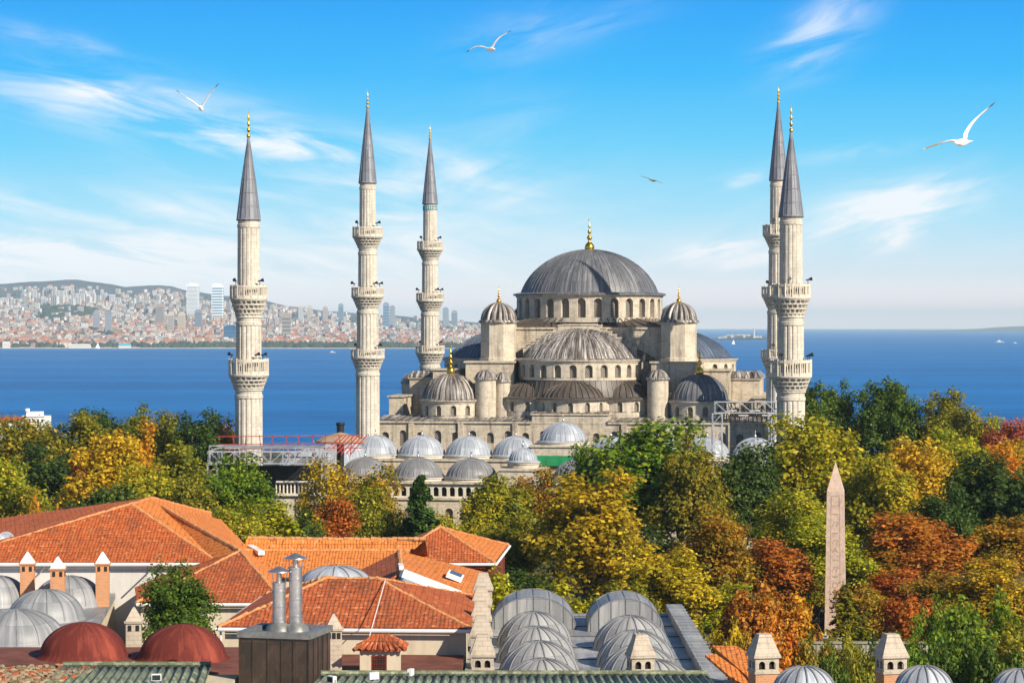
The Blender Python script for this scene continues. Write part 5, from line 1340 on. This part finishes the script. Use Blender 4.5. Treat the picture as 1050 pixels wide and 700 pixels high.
chimney(342, 629, 45.6, .85, 42.2, 'oldstone', 'oldstone', 'small stone chimney with a pyramid cap right of the steel flues', None, '3')
def arch_chimney(px, ytop, z, wm, zb, shaftm, lab, grp, rz=0):
    d = (EYE-z)*F/(ytop-HZ); t = thing('chimney', lab, 'chimney', ((px-525)/F*d, d, zb), rz, grp); h = z-zb; w = wm/2
    b = MB(); b.frustum(0, 0, h-1.0, h-.12, w*1.12, w*.56); b.frustum(0, 0, h-.12, h, w*.6, w*.5); b.frustum(0, 0, h-1.12, h-1.003, w*1.16, w*1.16); b.build('cap', M['oldstone'], t, smooth=False)
    b = MB(); z0, z1 = h-1.78, h-1.125
    for rot in range(4):
        ca, sa = cos(rot*pi/2), sin(rot*pi/2); P = lambda x, zz, dd: (x*ca+(w-dd)*sa, x*sa-(w-dd)*ca, zz)
        for x0, x1 in ((-w, 0), (0, w)): b.arch_panel(P, x0, x1, z0, z1, (x0+x1)/2+(.04 if x0 < 0 else -.04), w*.27, z0+.1, z0+.34, .14, n=6)
    b.frustum(0, 0, z0-.12, z0-.003, w*1.07, w*1.07); b.build('lantern', M['oldstone'], t, smooth=False)
    b = MB(); b.frustum(0, 0, z0+.01, z1-.01, w*.7, w*.7); b.build('flue_core', M['dark'], t, smooth=False)
    b = MB(); b.frustum(0, 0, 0, z0-.123, w*.98, w*.98); b.build('shaft', M[shaftm], t, smooth=False)
RG = 'stone chimneys in a row along the lead roof'
for k, (px, y, lab) in enumerate(((495, 650, 'stone chimney with arched openings nearest in the row of five'), (493.5, 631, 'second nearest stone chimney in the row of five'), (493, 616, 'middle stone chimney in the row of five'), (493.5, 601.5, 'fourth stone chimney in the row of five'), (495.5, 587, 'furthest stone chimney in the row of five'))):
    arch_chimney(px, y, 44.9, 1.15, 41.6, 'oldstone', lab, RG)
arch_chimney(657, 650, 45.6, 1.15, 41.6, 'oldstone', 'stone chimney with arched openings among the ribbed lead domes', None, R(10))
arch_chimney(783, 649.5, 45.9, 1.2, 40, 'brick', 'brick chimney with a stone lantern cap, left of the obelisk foot', None, R(12))
arch_chimney(914, 649.5, 45.9, 1.2, 40, 'brick', 'brick chimney with a stone lantern cap, right of the obelisk foot', None, R(12))
# --- ribbed lead domes on the hall roof
t = thing('flat_roof', 'flat lead roof carrying two columns of ribbed domes', 'roof', (3, 138, G0))
b = MB(); b.box(-2.6, 10.2, 112, 158, 41.6, 42.0); hpart(b, 'roof_deck', M['lead_hall'], t, smooth=False); b = MB(); b.box(-2.5, 10.1, 112.2, 157.8, G0, 41.6); hpart(b, 'wall', M['plaster'], t, smooth=False)
b = MB(); b.box(10.2, 11.25, 112, 158, 41.9, 42.6)
for k in range(30): y = 113+k*1.5; b.box(10.15, 11.3, y, y+.08, 42.6, 42.64)
hpart(b, 'parapet', M['lead_hall'], t, smooth=False); b = MB(); b.box(10.3, 11.15, 112.2, 157.8, G0, 41.9); hpart(b, 'outer_wall', M['plaster'], t, smooth=False)
b = MB()
for x, a in ((3.2, 0),): b.box(x-.06, x+.06, 112, 158, 42.0, 42.06)
for y in range(116, 158, 5): b.box(-2.6, 10.2, y, y+.08, 42.0, 42.05)
hpart(b, 'deck_seams', M['lead_dark'], t, smooth=False)
DG = 'ribbed lead domes on the hall roof'; nm = ['furthest', 'second', 'third', 'nearest']
for col, (xs_, side) in enumerate((((548, 550, 553, 556), 'left'), ((647, 652, 656, 672), 'right'))):
    for k, y in enumerate((627, 642, 657, 675) if side == 'left' else (631, 646, 661, 676)):
        lead_dome(xs_[k], y, 42.0, 2.2, 1.95, '%s ribbed lead dome in the %s column of the hall roof' % (nm[k], side), DG, n=18, mat='lead_hall', seam_m='lead_mid', w=.045, sw=.06)
for px, y, wd, lab in ((547, 608, 5.3, 'rounded lead vault closing the left column of ribbed domes'), (640, 610, 4.7, 'rounded lead vault closing the right column of ribbed domes')):
    p = pt(px, y, 44.0); p.z = 42.0; t = thing('lead_vault', lab, 'vault', p); b = MB(); r = wd/2; n = 16
    prof = [(r*cos(pi*i/n), 2.0*sin(pi*i/n)) for i in range(n+1)]
    L0, L1 = -2.4, 2.2
    for (x0, z0), (x1, z1) in zip(prof[:-1], prof[1:]): b.face([(x0, L0, z0), (x1, L0, z1), (x1, L1, z1), (x0, L1, z0)], 0, [(x0, L0), (x1, L0), (x1, L1), (x0, L1)])
    b.face([(x, L0, z) for x, z in prof]); b.face([(x, L1, z) for x, z in prof[::-1]]); b.build('shell', M['lead_hall'], t, angle=.7)
    b = MB()
    for (x0, z0), (x1, z1) in zip(prof[:-1], prof[1:]):
        for y0 in (L0-.05, L1-.1): b.bar((x0, y0+.08, z0*1.01+.02), (x1, y0+.08, z1*1.01+.02), .09, .07)
    for i in range(2, n-1, 2): b.bar((prof[i][0], L0, prof[i][1]), (prof[i][0], L1, prof[i][1]), .05, .06); b.bar((prof[i][0], L0-.02, 0), (prof[i][0], L0-.02, prof[i][1]), .04, .04)
    b.build('seams', M['lead_mid'], t, smooth=False)
for px, y, r, lab in ((825, 682.5, 1.5, 'pale ribbed dome between the two brick chimneys at the bottom'), (948, 682, 1.4, 'pale ribbed dome right of the right brick chimney at the bottom'), (1047, 685, 1.4, 'pale ribbed dome in the bottom right corner')):
    lead_dome(px, y, 43.7, r, 1.25, lab, 'pale ribbed domes at the bottom right', n=16, mat='lead_pale', seam_m='lead_mid', w=.05, sw=.06)
t = thing('flat_roof', 'flat roof under the pale ribbed domes at the bottom right', 'roof', (18, 112, G0)); b = MB(); b.box(10.9, 30, 104, 114.2, 43.3, 43.7); hpart(b, 'roof_deck', M['lead_mid'], t, smooth=False); b = MB(); b.box(11.6, 29.8, 104.2, 114, G0, 43.3); hpart(b, 'wall', M['plaster'], t, smooth=False)
t = thing('tiled_eave', 'orange tiled lean-to roof left of the left brick chimney', 'roof', (11, 120, G0)); b = MB(); roof_facet(b, [Vector((11.55, 118.6, 42.9)), Vector((12.6, 118.6, 42.9)), Vector((10.5, 122.6, 44.1)), Vector((9.9, 122.4, 44.1))], 0); roof_facet(b, [Vector((12.0, 119.2, 43.25)), Vector((14.6, 119.2, 43.25)), Vector((11.6, 124, 44.35)), Vector((10.4, 124, 44.35))], 0); thicken(hpart(b, 'roof', M['tile_bright'], t, smooth=False)); b = MB(); b.box(10.9, 14, 119.4, 123, G0, 42.8); hpart(b, 'wall', M['plaster'], t, smooth=False)
# --- hut with a little tiled hip roof
t = thing('roof_hut', 'small plastered roof hut with a tiled cap and a barred window', 'roof hut', pt(390, 684, 42.8)); h = 1.05
b = MB(); b.box(-1.05, 1.05, -.8, .9, -.6, h); b.build('wall', M['plaster'], t, smooth=False)
b = MB(); e = 1.35; y0, y1 = -1.1, 1.2
for P in ([(-e, y0, h), (e, y0, h), (.35, 0, h+.62), (-.35, 0, h+.62)], [(e, y0, h), (e, y1, h), (.35, 0, h+.62)], [(e, y1, h), (-e, y1, h), (-.35, 0, h+.62), (.35, 0, h+.62)], [(-e, y1, h), (-e, y0, h), (-.35, 0, h+.62)]): roof_facet(b, P)
for k in range(9):
    x = -e+e*2*k/8; b.tube((x, y0-.03, h+.03), (x*.27, -.02, h+.66), .09, .08, 7)
for k in range(7): y = y0+(y1-y0)*k/6; b.tube((e+.02, y, h+.03), (.38, y*.05, h+.66), .09, .08, 7)
thicken(b.build('roof', M['tile_old'], t), .05)
b = MB(); b.box(-.42, .38, -.83, -.78, -.3, .75); w_ = b.build('window', M['redplaster'], t, smooth=False)
b = MB(); b.box(-.34, .30, -.85, -.828, -.3, .68); b.build('pane', M['dark'], w_, smooth=False)
b = MB()
for k in range(5): b.box(-.3+k*.14, -.27+k*.14, -.88, -.852, -.3, .68)
for k in range(4): b.box(-.34, .30, -.89, -.862, -.2+k*.24, -.17+k*.24)
b.build('bars', M['redplaster'], w_, smooth=False)
# terrace in front of the old tiled house
t = thing('red_terrace', 'red brown terrace in front of the old tiled house', 'terrace', (-6, 124, G0)); b = MB(); b.box(-13.4, -2.7, 113, 134.6, 42.2, 42.5); hpart(b, 'deck', M['redbrown'], t, smooth=False); b = MB(); b.box(-13.2, -2.8, 113.2, 134, G0, 42.2); hpart(b, 'wall', M['plaster'], t, smooth=False)
# --- metal chimney box with two steel flues
t = thing('chimney_box', 'brown sheet copper chimney box with a grey flashing on top', 'chimney box', pd(281, 660, 114), R(-14))
z1 = pd(281, 648, 114).z-t.location.z; b = MB(); b.box(-1.75, 1.75, 0, 3.2, -4, z1-.28); bx = b.build('box', M['copper'], t, smooth=False)
b = MB()
for x in (-1.75, -1.05, -.3, .4, 1.0, 1.75): b.box(x-.035, x+.035, -.05, 0.01, -4, z1-.3)
for y in (.6, 1.3, 2.0, 2.7): b.box(1.74, 1.8, y-.03, y+.03, -4, z1-.3)
b.build('standing_seams', M['copper'], t, smooth=False)
b = MB(); b.box(-1.85, 1.85, -.1, .35, z1-.29, z1); b.box(-1.85, 1.85, 2.85, 3.3, z1-.29, z1); b.box(-1.85, -1.45, .352, 2.848, z1-.29, z1-.003); b.box(1.45, 1.85, .352, 2.848, z1-.29, z1-.003); b.box(-1.44, 1.44, .36, 2.84, z1-.35, z1-.2); b.build('flashing', M['copper_edge'], t, smooth=False)
def flue(px, ytop_cap, ypipe, r, lab):
    d = 116.2; p = pd(px, 640, d); t = thing('flue', lab, 'flue pipe', p, 0, 'steel flue pipes'); zt = (640-ypipe)/F*d; zc = (640-ytop_cap)/F*d
    b = MB(); b.tube((0, 0, -.3), (0, 0, zt), r, n=24)
    for k in (.15, .45, .8, .98): z = zt*k; b.lathe([(r, z-.05), (r+.025, z-.04), (r+.025, z+.04), (r, z+.05)], 24)
    b.build('pipe', M['steel'], t)
    b = MB(); b.lathe([(r*2.2, -.38), (r*1.9, -.1), (r*1.05, .12)], 24); b.build('base_collar', M['copper_edge'], t)
    b = MB(); b.lathe([(r*1.75, zc-.28), (r*1.72, zc-.25), (.02, zc)], 24); b.lathe([(r*1.75, zc-.28), (.02, zc-.2)], 24)
    b.build('rain_cap', M['steel'], t); b = MB()
    for a in (.5, 2.6, 4.7): b.tube((r*.95*cos(a), r*.95*sin(a), zt-.1), (r*1.4*cos(a), r*1.4*sin(a), zc-.25), .02, n=5)
    b.tube((0, 0, zt-.05), (0, 0, zc-.15), r*.4, n=10); b.build('cap_struts', M['steel'], t)
flue(286, 580, 597, .32, 'shorter steel flue pipe with a conical cap, at the left')
flue(303, 566.5, 581, .32, 'taller steel flue pipe with a conical cap, at the right')
# --- corrugated patina roofs along the bottom
def corrugated(x0, x1, ya, za, yb, zb_, lab, tilt=0):
    t = thing('corrugated_roof', lab, 'metal roof', (0, 0, 0)); b = MB()
    n = int((x1-x0)/.1)
    T = lambda x, f: (x+tilt*f, ya+(yb-ya)*f, za+(zb_-za)*f)
    for i in range(n):
        xa, xb = x0+(x1-x0)*i/n, x0+(x1-x0)*(i+1)/n; ha, hb_ = .09*sin(xa*2*pi/.4), .09*sin(xb*2*pi/.4)
        for q in range(4):
            f0, f1 = q/4, (q+1)/4; a, b_, c, d = T(xa, f0), T(xb, f0), T(xb, f1), T(xa, f1)
            b.face([(a[0], a[1], a[2]+ha), (b_[0], b_[1], b_[2]+hb_), (c[0], c[1], c[2]+hb_), (d[0], d[1], d[2]+ha)])
    thicken(b.build('sheet', M['patina'], t, angle=1.2), .03)
    b = MB(); a, c = T(x0, 1), T(x1, 1); b.tube((a[0], a[1], a[2]+.1), (c[0], c[1], c[2]+.1), .14, n=8); b.build('ridge_cap', M['patina'], t)
    b = MB(); b.box(x0+.1, x1-.1, min(ya, yb)+.2, max(ya, yb)-.3, G0, min(za, zb_)-.35); b.build('wall', M['plaster'], t, smooth=False)
corrugated(-20.4, -13.2, 101, 45.25, 116.5, 44.4, 'green patina corrugated roof in front of the red domes', -1.5)
corrugated(-9.0, 9.2, 101, 45.3, 112.5, 44.55, 'long green patina corrugated roof along the bottom of the photo')
# rubble of broken tiles at the lower left
b = MB(); rr = random.Random(9)
t = thing('broken_roof', 'roof of broken old tiles in the lower left corner', 'roof', (-22, 116, G0))
P4 = [Vector((-27, 108, 44.6)), Vector((-20.5, 108, 44.9)), Vector((-19.8, 118.5, 44.2)), Vector((-27, 118.5, 44.0))]; b.hexa([p-Vector((0, 0, .2)) for p in P4]+P4); hpart(b, 'deck', M['rubble'], t, smooth=False)
b = MB()
for i in range(520):
    f, g = rr.random(), rr.random(); p = P4[0].lerp(P4[1], f).lerp(P4[3].lerp(P4[2], f), g); a = rr.uniform(0, 3.1); d = Vector((cos(a), sin(a), rr.uniform(-.2, .3)))*.22
    b.bar(p-d, p+d+Vector((0, 0, .05)), .2, .09, rr.choice((0, 0, 1, 2)))
hpart(b, 'tile_rubble', [M['rubble_pale'], M['tile_old'], M['rubble']], t, smooth=False); b = MB(); walls_under(b, P4, G0, .2, ztop=-.2); hpart(b, 'wall', M['plaster'], t, smooth=False)
# floodlights on the roofs
fl = thing('floodlight', 'small floodlight on the corrugated roof', 'floodlight', (0, 0, 0), 0, 'floodlights on the corrugated roofs')
b = MB(); b.box(-.22, .22, -.1, .1, .12, .42); b.build('housing', M['white'], fl, smooth=False); b = MB(); b.bar((-.25, 0, 0), (-.25, 0, .3), .04); b.bar((.25, 0, 0), (.25, 0, .3), .04); b.bar((-.25, 0, 0), (.25, 0, 0), .05); b.build('bracket', M['steel'], fl, smooth=False)
b = MB(); b.box(-.18, .18, .1, .125, .16, .38); b.build('lens', M['glass'], fl, smooth=False)
FS = [(383, 684, 108, 'floodlight on the long corrugated roof below the roof hut'), (421, 681, 110, 'floodlight on the long corrugated roof right of the roof hut'), (340, 689, 106, 'floodlight on the long corrugated roof left of the roof hut'), (160, 689, 107, 'floodlight on the corrugated roof before the right red dome')]
for i, (px, y, d, lab) in enumerate(FS):
    p = pd(px, y, d); zr = (45.3+(44.55-45.3)*(d-101)/11.5) if px > 250 else (45.25-.85*(d-101)/15.5); p.z = zr+.08
    if i == 0: fl.location = p; fl['label'] = lab; fl.rotation_euler = (0, 0, .4)
    else: dup(fl, p, .3+i, lab)
# satellite dish at the left edge
t = thing('satellite_dish', 'grey satellite dish at the left edge beside the big tiled roof', 'satellite dish', pd(6, 562, 176)); b = MB(); b.tube((0, 0, -1.2), (0, 0, .4), .06, n=8); b.build('pole', M['steel'], t)
b = MB(); pr = [(.02, 0)]+[(.62*i/6, .2*(i/6)**2) for i in range(1, 7)]; b.lathe(pr, 24); o = thicken(b.build('dish', M['lead_pale'], t), .03); o.location = (0, -.1, .6); o.rotation_euler = (R(60), R(25), 0)
b = MB(); b.bar((0, -.15, .4), (.1, -.7, .75), .04); b.build('feed_arm', M['steel'], t, smooth=False)
# hoarding and street wall behind on the right
t = thing('hoarding', 'cream sheet metal hoarding under the autumn trees at the right', 'fence', (25, 203, 27)); b = MB(); n = 130; z0 = 7.0
for i in range(n):
    x0, x1 = -12.5+25*i/n, -12.5+25*(i+1)/n; y = .06*(i % 2); b.face([(x0, .06*(i % 2), 0), (x1, .06*((i+1) % 2), 0), (x1, .06*((i+1) % 2), z0), (x0, .06*(i % 2), z0)])
thicken(b.build('sheet', M['hoarding'], t, smooth=False), .04); b = MB(); b.box(-12.5, 12.5, -.1, .12, z0, z0+.2); b.build('top_rail', M['hoarding'], t, smooth=False)
b = MB()
for k in range(9): x = -12.4+k*3.1; b.box(x-.06, x+.06, .15, .28, 0, z0)
b.build('posts', M['truss'], t, smooth=False)
# white rooftop house by the shore at the far left
t = thing('house', 'white flat roofed house with a water tank above the trees at the far left', 'house', pd(38, 434, 560)); s = 560/F*.85
b = MB(); b.box(-14*s, 13*s, -4, 4, -14, 9*s); b.box(-10*s, 4*s, -3, 4, 9*s, 14*s); b.box(-14.4*s, 13.4*s, -4.3, -3.7, 9*s, 10.2*s); b.box(6*s, 8*s, -2, 0, 9*s, 13*s); b.build('wall', M['white'], t, smooth=False)
for k in range(5):
    b = MB(); x = (-11+k*5)*s; b.box(x, x+2.4*s, -4.04, -3.98, 2*s, 6*s); b.build('window', M['glass'], t, smooth=False)
b = MB(); b.tube((-12*s, 0, 9*s), (-12*s, 0, 15*s), .12, n=6); b.tube((-12*s, 0, 14.5*s), (-12*s, 0, 18*s), .6, n=12); b.build('water_tank', M['white'], t)
t = thing('house', 'low red roofed house left of the white rooftop house', 'house', pd(12, 436, 552)); b = MB(); b.box(-22*s, 12*s, -4, 4, -12, 6*s); b.build('wall', M['whitewall'], t, smooth=False)
b = MB(); w = 23*s; roof_facet(b, [(-w, -4.6, 6*s), (13*s, -4.6, 6*s), (12*s, 0, 10*s), (-w+.5, 0, 10*s)]); roof_facet(b, [(13*s, 4.6, 6*s), (-w, 4.6, 6*s), (-w+.5, 0, 10*s), (12*s, 0, 10*s)]); thicken(b.build('roof', M['tile'], t, smooth=False))

# ================================================================== GULLS
def m_gull():
    m, nt, b = newmat('gull_plumage')
    at = N(nt, 'ShaderNodeAttribute', attribute_name='plume'); nt.links.new(at.outputs['Color'], b.inputs['Base Color']); b.inputs['Roughness'].default_value = .7; return m
MG = m_gull(); M['beak'] = m_plain('yellow_beak', (.6, .36, .05), .5)
def gull(px, py, d, span, left, right, fwd, label, dark=0):
    """left / right: wing polylines as offsets (x across the picture, z up, y away) in half spans; fwd: heading of the body"""
    t = pd(px, py, d); o_th = None
    hs = span/2; b = MB(); cols = []
    f = Vector(fwd).normalized()
    # one grid of closed wing sections from tip to tip through the shoulder
    pts = [Vector(p)*hs for p in left[::-1]]+[Vector((0, 0, .02))*hs]+[Vector(p)*hs for p in right]
    fine = []; n = len(pts)
    for i in range(n-1):
        for k in range(4):
            tt = k/4; p0, p1, p2, p3 = pts[max(0, i-1)], pts[i], pts[i+1], pts[min(n-1, i+2)]
            fine.append(.5*((2*p1)+(p2-p0)*tt+(2*p0-5*p1+4*p2-p3)*tt**2+(3*p1-p0-3*p2+p3)*tt**3))
    fine.append(pts[-1]); K = len(fine); mid = 4*len(left)
    bm_ = []
    ring = 8
    for i, p in enumerate(fine):
        s = abs(i-mid)/max(1, (mid if i < mid else K-1-mid)); ch = hs*(.27*(1-s)**.5*.85+.045) if s < .98 else hs*.02; th = ch*.09*(1-.5*s)+.004
        tg = (fine[min(K-1, i+1)]-fine[max(0, i-1)]).normalized(); nrm = tg.cross(f).normalized(); nrm = nrm if nrm.z > 0 else -nrm
        sweep = -f*hs*(.10*s*s)
        bm_.append([p+sweep+f*ch*(.35-.5+.5*cos(2*pi*q/ring))+nrm*th*(sin(2*pi*q/ring)+.3*cos(pi*(q % ring)/ring)) for q in range(ring)])
    for i in range(K-1):
        for q in range(ring): r = (q+1) % ring; b.face([bm_[i][q], bm_[i][r], bm_[i+1][r], bm_[i+1][q]])
    b.face(bm_[0]); b.face(bm_[-1][::-1])
    # body, head and tail: one tapering closed tube along the heading
    L = span*.40; up = Vector((0, 0, 1)); sd = f.cross(up).normalized(); up = sd.cross(f).normalized(); prev = None
    secs = [(-.62, .010, .10), (-.56, .012, .11), (-.40, .035, .07), (-.2, .085, .09), (.0, .115, .115), (.2, .11, .11), (.34, .078, .078), (.42, .068, .066), (.50, .066, .062), (.56, .045, .045), (.60, .02, .02), (.68, .008, .008)]
    for u, hgt, wid in secs:
        rg_ = [f*L*u+(sd*wid*cos(2*pi*q/10)+up*(hgt*sin(2*pi*q/10)+(.02 if u > .3 else 0)))*L*1.15 for q in range(10)]
        if prev: [b.face([prev[q], prev[(q+1) % 10], rg_[(q+1) % 10], rg_[q]]) for q in range(10)]
        else: b.face(rg_[::-1])
        prev = rg_
    b.face(prev)
    o = b.build('gull', MG, angle=1.5, loc=t); me = o.data
    ca = me.color_attributes.new('plume', 'FLOAT_COLOR', 'POINT')
    tipL, tipR = pts[0], pts[-1]
    for i, v in enumerate(me.vertices):
        c = (.80, .79, .77); p = v.co; dl = min((p-tipL).length, (p-tipR).length)/hs
        if dl < .17: c = (.03, .03, .035)
        elif dl < .62 and p.length > .3*hs: c = (.55, .56, .58)
        if p.dot(f) > .62*L: c = (.6, .36, .05)
        elif p.dot(f) > .57*L: c = (.7, .6, .4)
        ca.data[i].color = (*[q*(1-dark) for q in c], 1)
    return tag(o, label, 'gull', 'gulls in the sky')
gull(987, 146, 45, 1.4, [(-.30, -.05, .04), (-.62, -.1, -.03), (-1.12, -.1, -.20)], [(.10, .1, .28), (.34, .15, .62), (.86, .2, 1.08)], (-.55, -.75, -.12), 'large white gull with one wing raised high at the right of the sky')
gull(503, 51, 73, 1.35, [(-.35, 0, .12), (-.7, 0, .10), (-1.05, .1, -.12)], [(.2, 0, .30), (.45, .0, .55), (.98, .1, .85)], (.35, -.8, -.15), 'white gull with arched wings high above the mosque dome')
gull(206, 111, 74, 1.35, [(-.35, 0, .28), (-.7, 0, .50), (-1.12, .1, .80)], [(.16, 0, .25), (.4, 0, .6), (.82, .1, 1.1)], (.25, -.85, -.3), 'gull holding its wings in a V near the tip of the leftmost minaret')
gull(669, 185, 140, 1.4, [(-.3, 0, .16), (-.6, 0, .26), (-.92, .1, .36)], [(.3, 0, -.02), (.6, 0, -.14), (.9, .1, -.3)], (.5, .6, -.1), 'smallest gull, dark against the sky, right above the mosque dome', .75)
